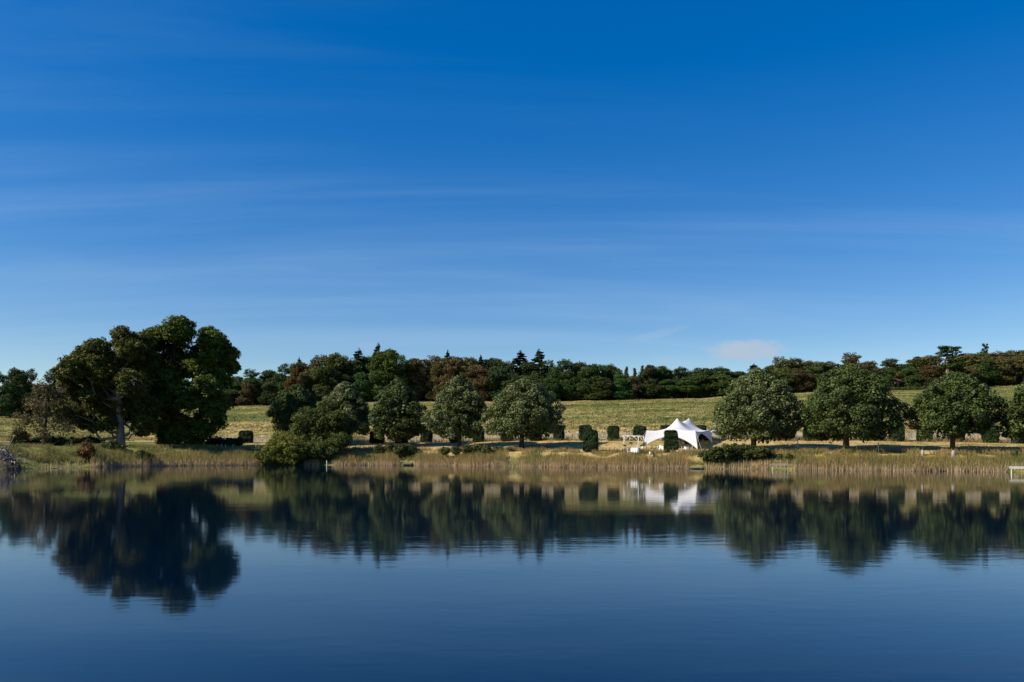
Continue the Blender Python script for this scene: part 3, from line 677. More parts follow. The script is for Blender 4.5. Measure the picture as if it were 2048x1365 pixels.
for it in range(2):
    Zs = Z.copy(); Zs[1:-1, 1:-1] = 0.5 * Z[1:-1, 1:-1] + 0.125 * (Z[2:, 1:-1] + Z[:-2, 1:-1] + Z[1:-1, 2:] + Z[1:-1, :-2]); Z = Zs
    for (j, i), z_ in zip(pk, pz): Z[j, i] = z_
G[:, :, 2] = Z
o3 = np.array([ob3.x, ob3.y, ob3.z])
Vr = (G - o3).reshape(-1, 3); jj = (np.arange(ntt - 1)[:, None] * ns + np.arange(ns - 1)[None, :]).ravel()
def solid(o, th=0.012):
    md = o.modifiers.new('thickness', 'SOLIDIFY'); md.thickness = th; md.offset = 0
cn = link('canopy', mesh_np('canopy', Vr, np.stack([jj, jj + 1, jj + ns + 1, jj + ns], 1), smooth=True), M['canvas'], mq); solid(cn)
for i in range(6):
    us = np.linspace(0, 1, NE + 1); vsn = np.linspace(0, 1, 9)
    us = 0.5 - 0.5 * np.cos(us * np.pi) * (0.6 + 0.4 * np.abs(np.cos(us * np.pi)))
    us[0], us[-1] = 0, 1
    P_ = np.array([[eave(i, u) * (1 - v) + hem(i, u) * v + np.array([0, 0, 0.0]) for u in us] for v in vsn]) - o3
    nu = NE + 1; jj = (np.arange(8)[:, None] * nu + np.arange(NE)[None, :]).ravel()
    wl = link('side_panel', mesh_np('side_panel', P_.reshape(-1, 3), np.stack([jj, jj + 1, jj + nu + 1, jj + nu], 1), smooth=True), M['canvas'], mq); solid(wl)
for (j, i), z_ in zip(pk, pz):
    p = G[j, i]; g = tz1(p[0], p[1])
    MB().tube([(p[0] - o3[0], p[1] - o3[1], g - o3[2]), (p[0] - o3[0], p[1] - o3[1], z_ - o3[2] - 0.05)], 0.05, 8).build('pole', M['dark_wood'], mq, True)
for tp in tops:
    g = tz1(tp[0], tp[1]); MB().tube([(tp[0] - o3[0], tp[1] - o3[1], g - o3[2]), (tp[0] - o3[0], tp[1] - o3[1], tp[2] - o3[2] - 0.03)], 0.035, 8).build('leg_pole', M['dark_wood'], mq, True)
for tp, fp in zip(tops, feet):
    d_ = fp - tp; e_ = np.array([fp[0] + d_[0] * 1.6, fp[1] + d_[1] * 1.6]); e3 = np.array([e_[0], e_[1], tz1(*e_)])
    MB().tube([tuple(tp - o3), tuple(e3 - o3)], 0.012, 5).build('guy_rope', M['linen'], mq)
for fp in feet:
    MB().tube([(fp[0] - o3[0], fp[1] - o3[1], fp[2] - o3[2] - 0.25), (fp[0] - o3[0], fp[1] - o3[1], fp[2] - o3[2] + 0.10)], 0.03, 6).build('peg', M['black_metal'], mq)

# ------------------------------------------------------------------ furniture
def chair(p, rz, label, group):
    o = thing('folding_chair', label, 'chair', p, rz, group); w = M['white_paint']
    MB().box((0, 0, 0.45), (0.42, 0.42, 0.035)).build('seat', w, o)
    bk = MB()
    for z in (0.62, 0.74, 0.86): bk.box((0, 0.215, z), (0.40, 0.02, 0.07))
    bk.build('backrest', w, o)
    for s in (-1, 1):
        MB().tube([(s * 0.2, -0.2, 0), (s * 0.2, -0.18, 0.44)], 0.018, 6).build('leg', w, o)
        MB().tube([(s * 0.2, 0.24, 0), (s * 0.2, 0.19, 0.45), (s * 0.2, 0.225, 0.92)], 0.018, 6).build('leg', w, o)
    return o
def cloth_table(p, rx, ry, rz, label, square=True):
    o = thing('cloth_table', label, 'table', p, rz)
    MB().box((0, 0, 0.735), (rx * 2 - 0.04, ry * 2 - 0.04, 0.03)).build('tabletop', M['jetty_wood'], o)
    n = 48; V = []; Fq = []
    for k in range(n):
        a_ = 2 * math.pi * k / n; c, s = math.cos(a_), math.sin(a_)
        e = 6.0 if square else 2.0; q = (abs(c) ** e + abs(s) ** e) ** (-1 / e)
        x, y = c * q * rx, s * q * ry; f_ = 1 + 0.06 * math.sin(a_ * 11) + 0.04 * math.sin(a_ * 17 + 1)
        V += [(x * 0.97, y * 0.97, 0.762), (x * 1.01, y * 1.01, 0.745), (x * 1.04 * f_, y * 1.04 * f_, 0.4), (x * 1.08 * f_, y * 1.08 * f_, 0.03 + 0.04 * (k % 3))]
    for k in range(n):
        k2 = (k + 1) % n
        for r_ in range(3): Fq.append((k * 4 + r_, k * 4 + r_ + 1, k2 * 4 + r_ + 1, k2 * 4 + r_))
    Fq.append(tuple(k * 4 for k in range(n)))
    b_ = MB(); b_.v = V; b_.f = Fq; b_.build('tablecloth', M['linen'], o, False)
    for sx_ in (-1, 1):
        for sy_ in (-1, 1): MB().tube([(sx_ * rx * 0.85, sy_ * ry * 0.85, 0), (sx_ * rx * 0.85, sy_ * ry * 0.85, 0.72)], 0.02, 6).build('leg', M['white_paint'], o)
    return o
pt = foot(1271, 121.5)
cloth_table(pt, 0.62, 0.5, RZ, 'small table under white cloth beside the pergola')
chair(foot(1258, 121.2), 1.2, 'white folding chair at the table beside the pergola, on its open side', None)
chair(foot(1282, 122.4), -1.2, 'white folding chair between the pergola table and the marquee leg', None)
cloth_table(foot(1331, 124.2), 0.9, 0.5, RZ, 'white clothed table half behind the clipped yew in the marquee')
chair(foot(1317.5, 123.6), 1.1, 'white folding chair beside the marquee table by the yew', 'white chairs at the marquee table')
chair(foot(1322, 125.2), 2.4, 'white folding chair beside the marquee table by the yew', 'white chairs at the marquee table')
chair(foot(1366, 123.3), 1.3, 'white folding chair with slatted back by the marquee foreleg', None)
cloth_table(foot(1374, 123.6), 0.42, 0.42, 0.3, 'little round white table near the marquee foreleg', False)
chair(foot(1382, 124.3), -1.9, 'white folding chair tucked behind the little round table', None)
def lantern(p, label, s=1.0, group=None):
    o = thing('lantern', label, 'lantern', p, 0.4, group); bm_ = M['black_metal']
    MB().box((0, 0, 0.02 * s), (0.26 * s, 0.26 * s, 0.04 * s)).build('base', bm_, o)
    for a_ in (-1, 1):
        for b_ in (-1, 1): MB().box((a_ * 0.11 * s, b_ * 0.11 * s, 0.22 * s), (0.025 * s, 0.025 * s, 0.37 * s)).build('corner_bar', bm_, o)
    MB().box((0, 0, 0.215 * s), (0.20 * s, 0.20 * s, 0.34 * s)).build('glass', M['glass'], o)
    MB().lathe([(0.19 * s, 0.405 * s), (0.19 * s, 0.43 * s), (0.07 * s, 0.55 * s), (0.06 * s, 0.6 * s), (0.02 * s, 0.62 * s), (0.0, 0.62 * s)], n=8).build('cap', bm_, o)
    MB().tube([(0.06 * s * math.cos(q * 0.52), 0, 0.66 * s + 0.06 * s * math.sin(q * 0.52)) for q in range(13)], 0.008 * s, 5).build('ring', bm_, o)
    return o
lantern(foot(1225.5, 119.3), 'black lantern standing alone on the grass between yew and pergola')
lantern(foot(1306.5, 118.2), 'black lantern on the grass in front of the marquee mouth', 1.25)
def jar(p, label):
    o = thing('candle_jar', label, 'candle', p)
    MB().lathe([(0.0, 0.0), (0.10, 0.0), (0.12, 0.05), (0.12, 0.30), (0.09, 0.36), (0.10, 0.40)], n=14).build('jar', M['candle'], o, True)
    MB().lathe([(0.0, 0.34), (0.05, 0.34), (0.05, 0.30)], n=10).build('candle', M['linen'], o, True)
    return o
jar(foot(1300, 119.8), 'white candle jar on the grass beside the front lantern'); jar(foot(1354.5, 119.2), 'white candle jar at the foot of the yew before the marquee')
for (px, py, Y, lab) in ((1360.5, 884, 130.5, 'black lantern hanging beside the yew inside the marquee'), (1404.5, 882.5, 137, 'black lantern hanging in the side opening of the marquee')):
    p = at(px, py + 3, Y); o = lantern(p, lab, 1.1)
    # hangs from the roof by a cord
    j = np.argmin(np.abs(G[:, :, 0] - p.x) + np.abs(G[:, :, 1] - p.y)); zt = G.reshape(-1, 3)[j, 2]
    MB().tube([(0, 0, 0.74), (0, 0, max(zt - p.z, 1.0))], 0.012, 5).build('cord', M['black_metal'], o)
# dark seat-shaped blocks standing in for the tent's shadow on the ground
def shade_block(p, rz, label, w=2.2):
    o = thing('tent_shade_block', label, 'shade_block', p, rz)
    MB().box((0, 0, 0.25), (w, 0.8, 0.38)).build('seat', M['shade_block'], o); MB().box((0, 0.36, 0.6), (w, 0.16, 0.5)).build('backrest', M['shade_block'], o)
    for s in (-1, 1): MB().box((s * (w / 2 + 0.08), 0, 0.38), (0.15, 0.82, 0.56)).build('armrest', M['shade_block'], o)
    return o
shade_block(foot(1385, 134.0), RZ, 'dark block standing in for tent shade behind the white chairs')
shade_block(foot(1410, 139.5), RZ, 'dark block standing in for tent shade in the marquee side opening')

# pergola
pb = foot(1267, 122.5); pg = thing('pergola', 'rustic pale timber pergola with crossed braces beside the marquee', 'pergola', pb, 0)
pp = [(1248, 122.0), (1276.5, 120.3), (1260.5, 126.5), (1287.5, 124.6)]
tps = []
for (px, Y) in pp:
    g = foot(px, Y); q = g - pb; tps.append((q, 2.5 + (pb.z - g.z)))
    MB().tube([(q.x, q.y, q.z - 0.1), (q.x + 0.02, q.y, q.z + 1.2), (q.x, q.y, 2.5)], [0.065, 0.06, 0.055], 8).build('post', M['pergola_wood'], pg, True)
def beam(i, j, ext=0.35, z=2.5, r_=0.05):
    a0, b0 = tps[i][0], tps[j][0]; d = (b0 - a0); d.z = 0; d.normalize()
    MB().tube([(a0.x - d.x * ext, a0.y - d.y * ext, z), (b0.x + d.x * ext, b0.y + d.y * ext, z)], r_, 7).build('beam', M['pergola_wood'], pg, True)
beam(0, 1); beam(2, 3); beam(0, 2, 0.25, 2.56); beam(1, 3, 0.25, 2.56)
for (i, j) in ((0, 1), (1, 0), (2, 3), (3, 2), (1, 3), (3, 1), (0, 2), (2, 0)):
    a0, b0 = tps[i][0], tps[j][0]; d = (b0 - a0); d.z = 0; ln = d.length; d.normalize(); k = min(0.8, ln * 0.5)
    MB().tube([(a0.x, a0.y, 1.7), (a0.x + d.x * k, a0.y + d.y * k, 2.46)], 0.035, 6).build('brace', M['pergola_wood'], pg, True)
# leafy garlands on the posts
for (i, z, r_) in ((0, 0.55, 0.24), (0, 1.25, 0.22), (2, 1.2, 0.3), (2, 1.7, 0.22), (2, 2.2, 0.2), (3, 1.3, 0.32), (3, 1.0, 0.22)):
    q = tps[i][0]; rgf = np.random.default_rng(int(z * 100) + i)
    P_, Nn_, sz_, tn_ = clump_leaves(rgf, np.array([[q.x + 0.05, q.y - 0.05, q.z + z], [q.x + 0.2, q.y - 0.1, q.z + z - 0.05]]), np.array([r_, r_ * 0.8]), 70, 0.16)
    link('garland', leaf_mesh('garland', P_, Nn_, sz_, rgf.random(len(P_)), rgf), LG['flower'], pg)
# flower stand by the tent leg
fp_ = foot(1286.5, 120.6); fs = thing('flower_stand', 'tall flower stand with pale blooms beside the marquee leg', 'flower stand', fp_)
MB().tube([(0, 0, 0), (0, 0, 1.15)], 0.03, 6).build('stem', M['black_metal'], fs); MB().lathe([(0.0, 0), (0.18, 0), (0.18, 0.03), (0.03, 0.06)], n=12).build('base', M['black_metal'], fs)
rgf = np.random.default_rng(77); P_, Nn_, sz_, tn_ = clump_leaves(rgf, np.array([[0, 0, 1.3], [0.12, 0.05, 1.5], [-0.35, 0, 1.15]]), np.array([0.3, 0.22, 0.22]), 90, 0.15)
link('bouquet', leaf_mesh('bouquet', P_, Nn_, sz_, rgf.random(len(P_)), rgf), LG['flower'], fs)

# ------------------------------------------------------------------ jetties, posts, stones
def jetty(px, py_water, wpx, length, deck_h, label, rz=0.0, rail=False, wood='jetty_wood', skirt=False, posts=2):
    Y = F * EYE / (py_water - HY); x = (px - HX) / F * Y; w = wpx * Y / F
    o = thing('fishing_platform', label, 'jetty', (x, Y, 0), rz)
    n = max(int(length / 0.2), 4)
    me = MB().box((0, 0, 0), (w, 0.18, 0.05)).mesh('plank')
    for i in range(n): link('plank', me, M[wood], o, (0, 0.1 + i * length / n, deck_h + 0.004 * (i % 2)))
    for s in (-1, 1):
        MB().box((s * (w / 2 - 0.06), length / 2, deck_h - 0.10), (0.08, length, 0.14)).build('joist', M[wood], o)
    MB().box((0, 0.03, deck_h - 0.10), (w - 0.25, 0.05, 0.14)).build('fascia', M[wood], o)
    for i in range(posts):
        f_ = -1 + 2 * i / max(posts - 1, 1)
        for yy in (0.12, length * 0.6):
            MB().tube([(f_ * (w / 2 - 0.22), yy, -1.9), (f_ * (w / 2 - 0.22), yy, deck_h - 0.03)], 0.06, 8).build('post', M[wood], o, True)
    if rail: MB().box((0, 0.1, deck_h * 0.42), (w - 0.5, 0.05, 0.12)).build('cross_rail', M[wood], o)
    return o
jetty(813, 931.5, 20, 2.2, 0.36, 'small pale plank platform in the reeds under the bramble mound')
jetty(1393, 938.5, 24, 2.2, 0.30, 'low narrow fishing platform below the marquee', -0.2)
jetty(1560.5, 942, 35, 3.2, 0.82, 'high wooden fishing platform with cross rail beside the big bramble mound', -0.28, rail=True)
jetty(2062, 949.5, 74, 4.0, 0.78, 'wide jetty with whitish deck edge at the end of the reeds', -0.56, wood='grey_wood', posts=3)
def lone_post(px, Y, h, label, brace=False, r_=0.06, mat='grey_wood', group=None):
    g = foot(px, Y); o = thing('wooden_post', label, 'post', g, 0, group)
    MB().tube([(0, 0, -0.4), (0.01, 0, h * 0.5), (0, 0.01, h)], [r_, r_, r_ * 0.9], 8).build('shaft', M[mat], o, True)
    MB().lathe([(r_ * 0.9, h - 0.002), (r_ * 0.6, h + 0.03), (0, h + 0.04)], n=8).build('cap', M[mat], o, True)
    if brace:
        for s, e in ((-1, 1.0), (1, 0.75)):
            MB().tube([(s * e, -0.15, -0.05), (0, 0, h * 0.55)], 0.04, 6).build('brace', M[mat], o, True)
    return o
# mooring post at the willow
p0 = at(653.5, 932, F * EYE / 37.0); p0.z = 0
o = thing('mooring_post', 'pale mooring post with a short rail in the water by the willow', 'post', p0)
MB().tube([(0, 0, -1.8), (0, 0, 0.85)], 0.07, 8).build('shaft', M['grey_wood'], o, True); MB().tube([(0, 0, 0.45), (0.95, 0.35, 0.42)], 0.035, 6).build('rail', M['grey_wood'], o, True)
lone_post(1595, 114.5, 1.75, 'grey strainer post with two sloping braces on the lake bank', True)
lone_post(1757, 109.0, 1.5, 'thin wooden post in the grass near the largest domed tree')
lone_post(1844.5, 105.0, 1.15, 'short weathered post in straw grass before the dark domed tree', r_=0.08)
lone_post(1938, 108.5, 0.75, 'stubby grey post on the mown strip past the grey stone', r_=0.09)
for px in (443, 451, 466, 489, 512): lone_post(px, float(np.interp(px, PXC, SHORE)) + 7.5, 0.75, 'short grey fence post above the reeds by the big dense tree', r_=0.06, group='fence posts above the reeds')
def stone(px, Y, w, h, label, seed):
    rg = np.random.default_rng(seed); g = foot(px, Y); mb = MB(); V = []; n = 12
    mb.lathe([(w * 0.48, -0.15), (w * 0.5, 0.1), (w * 0.47, h * 0.6), (w * 0.36, h * 0.9), (w * 0.15, h), (0.0, h * 1.01)], n=n)
    mb.v = [(x * (1 + rg.uniform(-.08, .08)), y * 0.6 * (1 + rg.uniform(-.08, .08)), z) for x, y, z in mb.v]
    o = mb.build('standing_stone', M['stone'], None, True, g); tag(o, label, 'stone'); return o
stone(1907, 103.8, 0.55, 1.0, 'grey upright stone in the grass at the dark domed tree', 1)

# ------------------------------------------------------------------ uprooted stump
rgs = np.random.default_rng(99)
sp = foot(16, 110.2); st = thing('uprooted_stump', 'grey uprooted tree stump with tangled roots at the water edge', 'stump', sp)
mbs = MB()
Vs = []
MB().tube([(-1.8, 0.5, 0.2), (-1.0, 0.2, 0.8), (-0.2, 0, 1.3), (0.6, -0.1, 1.5)], [0.45, 0.5, 0.45, 0.25], 10).build('trunk', M['bleached_wood'], st, True)
def g_at(x, y): return tz1(sp.x + x, sp.y + y) - sp.z
for q in range(38):
    a_ = rgs.uniform(-0.4, math.pi + 0.4); ln = rgs.uniform(1.8, 4.2)
    s0 = (rgs.uniform(-1.6, 0.8), rgs.uniform(-0.6, 0.3), rgs.uniform(0.4, 1.4))
    e = (s0[0] + math.cos(a_) * ln, s0[1] - rgs.uniform(0.0, 1.0), s0[2] + math.sin(a_) * ln * 0.75)
    r_ = rgs.uniform(0.05, 0.14)
    MB().tube(wiggle(rgs, s0, e, 5, 0.09), [r_, r_ * 0.9, r_ * 0.7, r_ * 0.5, r_ * 0.35, r_ * 0.1], 7).build('root', M['bleached_wood'], st, True)
mbr = MB()
for q in range(170):
    x = rgs.uniform(-3.8, 3.4); y = rgs.uniform(-3.2, 0.8); z = max(g_at(x, y), -sp.z) + rgs.uniform(0, 1) ** 1.5 * max(2.9 - abs(x) * 0.55, 0.25)
    d = rdir(rgs, 1)[0] * rgs.uniform(0.3, 1.1); d[2] *= 0.7
    mbr.tube(wiggle(rgs, (x, y, z), (x + d[0], y + d[1], max(z + d[2], g_at(x, y) - 0.2)), 3, 0.14), [0.035, 0.03, 0.022, 0.01], 4, False)
rt = mbr.build('rootlets', M['dead_wood'], st); rt['kind'] = 'stuff'
# earth in the root plate
b_ = MB(); b_.lathe([(2.3, -0.6), (2.0, 0.2), (1.5, 0.8), (0.8, 1.2), (0.0, 1.35)], n=18)
b_.v = [(x * (1 + 0.25 * math.sin(5 * math.atan2(y, x)) * 0.5) - 0.7, y * 0.55, z * (0.85 + 0.3 * random.Random(int(x * 91 + z * 17)).random())) for x, y, z in b_.v]
M['earth'] = plain('earth', (0.06, 0.044, 0.03), (0.13, 0.10, 0.07), 0.95, 3, 0.8)
b_.build('root_plate', M['earth'], st, False)
# small driftwood
dv = foot(120, 113.2); dv.z = 0.05
o = thing('driftwood', 'pale forked driftwood branch at the water edge by the stump', 'driftwood', dv)
MB().tube(wiggle(rgs, (-1.2, 0, 0.0), (0.5, 0.1, 0.15), 4, 0.05), [0.07, 0.07, 0.06, 0.05, 0.03], 6).build('branch', M['dead_wood'], o, True)
for e in ((0.1, 0.2, 0.9), (0.75, 0.2, 0.75), (-0.3, 0, 0.5)):
    MB().tube(wiggle(rgs, (-0.2, 0, 0.1), e, 4, 0.1), [0.05, 0.045, 0.035, 0.025, 0.01], 5).build('fork', M['dead_wood'], o, True)

# ------------------------------------------------------------------ walking person
pf = ground(185.5, 874.5)
def person(p, rz):
    V = [(0, 0, 0.95), (0, 0, 1.15), (0, 0.01, 1.36), (0, 0.01, 1.48), (0, -0.01, 1.56), (0, -0.02, 1.66), (0, -0.02, 1.74)]
    E = [(0, 1), (1, 2), (2, 3), (3, 4), (4, 5), (5, 6)]; Rr = [0.16, 0.15, 0.17, 0.065, 0.06, 0.10, 0.07]
    def chain(start, pts, rad):
        b = len(V)
        for i, (q, r_) in enumerate(zip(pts, rad)):
            V.append(q); Rr.append(r_); E.append((start if i == 0 else b + i - 1, b + i))
    chain(0, [(0.10, 0, 0.86), (0.11, -0.16, 0.50), (0.11, -0.12, 0.09), (0.11, -0.27, 0.045)], [0.10, 0.065, 0.045, 0.04])
    chain(0, [(-0.10, 0, 0.86), (-0.11, 0.06, 0.50), (-0.11, 0.30, 0.14), (-0.11, 0.20, 0.045)], [0.10, 0.065, 0.045, 0.04])
    chain(2, [(0.20, 0.01, 1.38), (0.25, 0.10, 1.12), (0.25, 0.02, 0.88), (0.25, -0.04, 0.80)], [0.07, 0.05, 0.038, 0.035])
    chain(2, [(-0.20, 0.01, 1.38), (-0.25, -0.06, 1.12), (-0.25, -0.18, 0.92), (-0.25, -0.24, 0.86)], [0.07, 0.05, 0.038, 0.035])
    me = bpy.data.meshes.new('person'); me.from_pydata(V, E, []); me.update()
    o = bpy.data.objects.new('person', me); C.objects.link(o); o.location = p; o.rotation_euler = (0, 0, rz)
    sk = o.modifiers.new('skin', 'SKIN'); sk.use_smooth_shade = True
    for i, r_ in enumerate(Rr): me.skin_vertices[0].data[i].radius = (r_, r_ * (0.75 if i < 3 else 1))
    me.skin_vertices[0].data[0].use_root = True
    ss = o.modifiers.new('sub', 'SUBSURF'); ss.levels = 1; ss.render_levels = 2
    m, t, b = newmat('person_clothes'); tcn = t.nodes.new('ShaderNodeTexCoord'); sp_ = t.nodes.new('ShaderNodeSeparateXYZ'); t.links.new(tcn.outputs['Object'], sp_.inputs[0])
    r = ramp(t, [(0.0, (0.7, 0.7, 0.7)), (0.36 / 1.8, (0.018, 0.018, 0.025)), (0.95 / 1.8, (0.03, 0.03, 0.045)), (1.50 / 1.8, (0.40, 0.24, 0.17)), (1.68 / 1.8, (0.03, 0.02, 0.015))]); r.color_ramp.interpolation = 'CONSTANT'
    t.links.new(mt(t, 'DIVIDE', sp_.outputs[2], 1.8), r.inputs[0]); t.links.new(r.outputs[0], b.inputs['Base Color']); b.inputs['Roughness'].default_value = 0.85
    me.materials.append(m)
    tag(o, 'person in dark clothes with white shins walking along the field edge', 'person'); return o
person(pf, 1.2)

# ------------------------------------------------------------------ the wood along the hilltop
def wood_proto(seed, kind):
    """leaf crown about 18 m high and 7 m in radius, standing at the origin; returns (crown, trunk)"""
    rg = np.random.default_rng(seed); mb = MB()
    if kind == 'round':
        lobes = []
        for q in range(17):
            h = rg.random() if q < 12 else rg.random() * 0.12; a_ = rg.random() * 6.28; rr_ = 5.0 * math.sqrt(max(1 - ((h - 0.35) / 0.68) ** 2, 0.03)) * rg.uniform(0.6, 1.0)
            lobes.append((np.array([math.cos(a_) * rr_, math.sin(a_) * rr_, 2.2 + h * 13.0]), rg.uniform(2.1, 3.5)))
        lobes.append((np.array([0, 0, 15.0]), 2.6)); lobes.append((np.array([0, 0, 8.0]), 4.5))
        cens = []
        for c, r in lobes:
            k = int(34 * (r / 2.4) ** 2); d = rdir(rg, k); cens.append(c + d * (r * (0.6 + 0.4 * rg.random(k)))[:, None] * np.array([1, 1, 0.85]))
        cen = np.concatenate(cens); cen[:, 2] = np.maximum(cen[:, 2], 1.0); rad = rg.uniform(0.7, 1.25, len(cen))
        A = clump_leaves(rg, cen, rad, 27, 0.55, 0.75, 0.4, 0.4)
        mb.tube([(0, 0, -1), (0, 0, 2), (0.2, 0, 8), (0, 0, 14)], [0.55, 0.42, 0.3, 0.06], 7)
    elif kind == 'conifer':
        cens = []; rads = []
        for lv in np.arange(3, 17.2, 0.85):
            rr_ = 3.4 * (1 - (lv - 3) / 15.5) ** 0.9; k = max(int(rr_ * 6), 3)
            for q in range(k):
                a_ = rg.random() * 6.28
                for f_ in (0.45, 0.8, 1.0):
                    r = rr_ * f_ * rg.uniform(0.8, 1.1); cens.append((math.cos(a_) * r, math.sin(a_) * r, lv - f_ * 0.5 + rg.uniform(-.2, .2))); rads.append(0.45)
        cens.append((0, 0, 17.3)); rads.append(0.3); cens.append((0, 0, 16.8)); rads.append(0.4)
        A = clump_leaves(rg, np.array(cens), np.array(rads), 13, 0.5, 0.5, 0.2, 0.3)
        mb.tube([(0, 0, -1), (0, 0, 4), (0, 0, 18)], [0.4, 0.33, 0.04], 7)
    elif kind == 'pine':
        cens = []; rads = []
        for q in range(56):
            h = rg.random(); a_ = rg.random() * 6.28; r = rg.uniform(0.5, 4.3) * (1 - 0.62 * h ** 2)
            cens.append((math.cos(a_) * r, math.sin(a_) * r, 8.0 + h * 9.6)); rads.append(rg.uniform(0.7, 1.2))
        A = clump_leaves(rg, np.array(cens), np.array(rads), 60, 0.5, 0.55, 0.5, 0.4)
        mb.tube([(0, 0, -1), (0, 0, 5), (0.2, 0, 11), (0.1, 0, 17)], [0.5, 0.42, 0.32, 0.08], 8)
        for q in range(7):
            a_ = q * 0.9; z = 8.5 + q * 1.0; mb.tube([(0.1, 0, z), (math.cos(a_) * 1.6, math.sin(a_) * 1.6, z + 0.7), (math.cos(a_) * 3.2, math.sin(a_) * 3.2, z + 1.6)], [0.16, 0.11, 0.04], 5)
    elif kind == 'slim':
        cens = []; rads = []
        for lv in np.arange(2, 17.5, 0.6):
            rr_ = 1.5 * math.sin(math.pi * min((lv + 1) / 19.5, 1)) ** 0.8
            for q in range(5):
                a_ = rg.random() * 6.28; r = rr_ * rg.uniform(0.3, 1); cens.append((math.cos(a_) * r, math.sin(a_) * r, lv)); rads.append(0.6)
        A = clump_leaves(rg, np.array(cens), np.array(rads), 22, 0.5, 1.2, 0.3, 0.3)
        mb.tube([(0, 0, -1), (0, 0, 9), (0, 0, 17.5)], [0.3, 0.2, 0.03], 6)
    P, Nn, sz, tn = A
    return leaf_mesh('wood_crown', P, Nn, sz, tn, rg), mb.mesh('wood_trunk', True), float(P[:, 2].max())
PROT = {'round': [wood_proto(300 + i, 'round') for i in range(7)], 'conifer': [wood_proto(320 + i, 'conifer') for i in range(2)], 'pine': [wood_proto(330, 'pine'), wood_proto(331, 'pine')], 'slim': [wood_proto(340, 'slim')]}
for k_, ps in PROT.items():
    for c_, t_, h_ in ps: c_.materials.append(LG['wood']); t_.materials.append(M['pale_bark'] if k_ == 'pine' else M['bark'])
DG = (0.062, 0.096, 0.028); DO = (0.094, 0.108, 0.032); BR = (0.125, 0.106, 0.040); CO = (0.150, 0.106, 0.046); BG = (0.085, 0.125, 0.028); OR = (0.125, 0.072, 0.022); CN = (0.020, 0.034, 0.016); LT = (0.075, 0.085, 0.035); TN = (0.15, 0.115, 0.06)
rw = random.Random(5)
def wood_tree(px, top, Y, wpx, col, kind='round', label=None, group=None, name='woodland_tree', var=None):
    g = foot(px, Y); ps = PROT[kind]; c_, t_, h0 = ps[rw.randrange(len(ps)) if var is None else var]
    h = EYE + (HY - top) * Y / F - g.z; s = h / h0; rad0 = {'round': 7.0, 'conifer': 3.6, 'pine': 4.6, 'slim': 2.0}[kind]
    sxy = (wpx * Y / F / 2) / rad0 if wpx else s
    o = thing(name, label, 'tree', g, rw.uniform(0, 6.28), group); 
    a_ = link('crown', c_, None, o); a_.scale = (sxy, sxy, s); j = lambda: rw.uniform(0.86, 1.16); k = j()
    a_.color = (col[0] * k * rw.uniform(0.94, 1.06), col[1] * k, col[2] * k, 1)
    b_ = link('trunk', t_, None, o); b_.scale = (sxy, sxy, s)
    return o
def near_(px):
    for lim, ph in ((560, 'near the field corner'), (735, 'short of the bright green tree'), (830, 'around the bright green tree'), (985, 'above the two silvery domed trees'), (1115, 'around the pair of conifers'), (1235, 'between the conifers and poplars'), (1300, 'around the slender poplars'), (1430, 'above the marquee'), (1605, 'above the tree overhanging the marquee'), (1770, 'above the largest domed tree'), (1875, 'around the brick cottage'), (9999, 'beyond the bare trunked pine')):
        if px < lim: return ph
def wlab(px, br, where):
    lab = ('brown autumn tree ' if br else 'dark green tree ') + where + ' of the wood ' + near_(px)
    return dict(label=lab, group=lab.replace('tree', 'trees', 1))
GDK = 'dark green broadleaf tree in the wood along the hilltop'; gdk = 'dark green trees of the hilltop wood'
GBR = 'brown tinged autumn tree in the wood along the hilltop'; gbr = 'brown autumn trees of the hilltop wood'
GFD = 'dark green tree at the far field edge'; gfd = 'dark trees at the far field edge'
# skyline trees: px, top, width, colour
sky_line = [(475, 752, 50, DO), (502, 738, 62, DG), (540, 739, 60, DG), (570, 727, 60, DG), (600, 722, 60, DO), (640, 709, 74, BR), (672, 705, 76, DO), (705, 716, 66, DG), (735, 712, 62, DG),
            (832, 716, 74, CO), (866, 710, 80, BR), (905, 712, 80, BR), (940, 714, 76, DO), (985, 715, 64, DG), (1015, 722, 60, DG), (1055, 722, 64, DG), (1095, 720, 66, DG), (1128, 718, 62, DG), (1158, 722, 56, LT), (1190, 727, 60, DG),
            (1222, 727, 56, DG), (1300, 729, 46, LT), (1328, 731, 46, DG), (1362, 734, 56, DG), (1400, 735, 60, DG), (1440, 733, 70, DG), (1478, 742, 60, DG), (1560, 713, 66, DO), (1590, 716, 64, DO), (1622, 720, 62, BR), (1655, 722, 62, DO),
            (1702, 705, 74, BR), (1738, 722, 60, BR), (1782, 717, 58, DG), (1815, 728, 60, DG), (1832, 713, 64, DO), (1858, 710, 66, BR), (1930, 706, 70, BR), (1962, 704, 70, DO), (1995, 702, 72, BR), (2028, 700, 74, BR), (2062, 700, 74, DO), (2110, 702, 80, BR),
            (2170, 704, 80, DO), (2240, 706, 80, BR), (2320, 706, 80, DG)]
for (px, tp, w, col) in sky_line:
    br = col in (BR, CO)
    fd = float(np.interp(px, PXC, FOD)); wood_tree(px, tp, fd + rw.uniform(10, 22), w * 1.18, col, 'round', **wlab(px, br, 'on the skyline'))
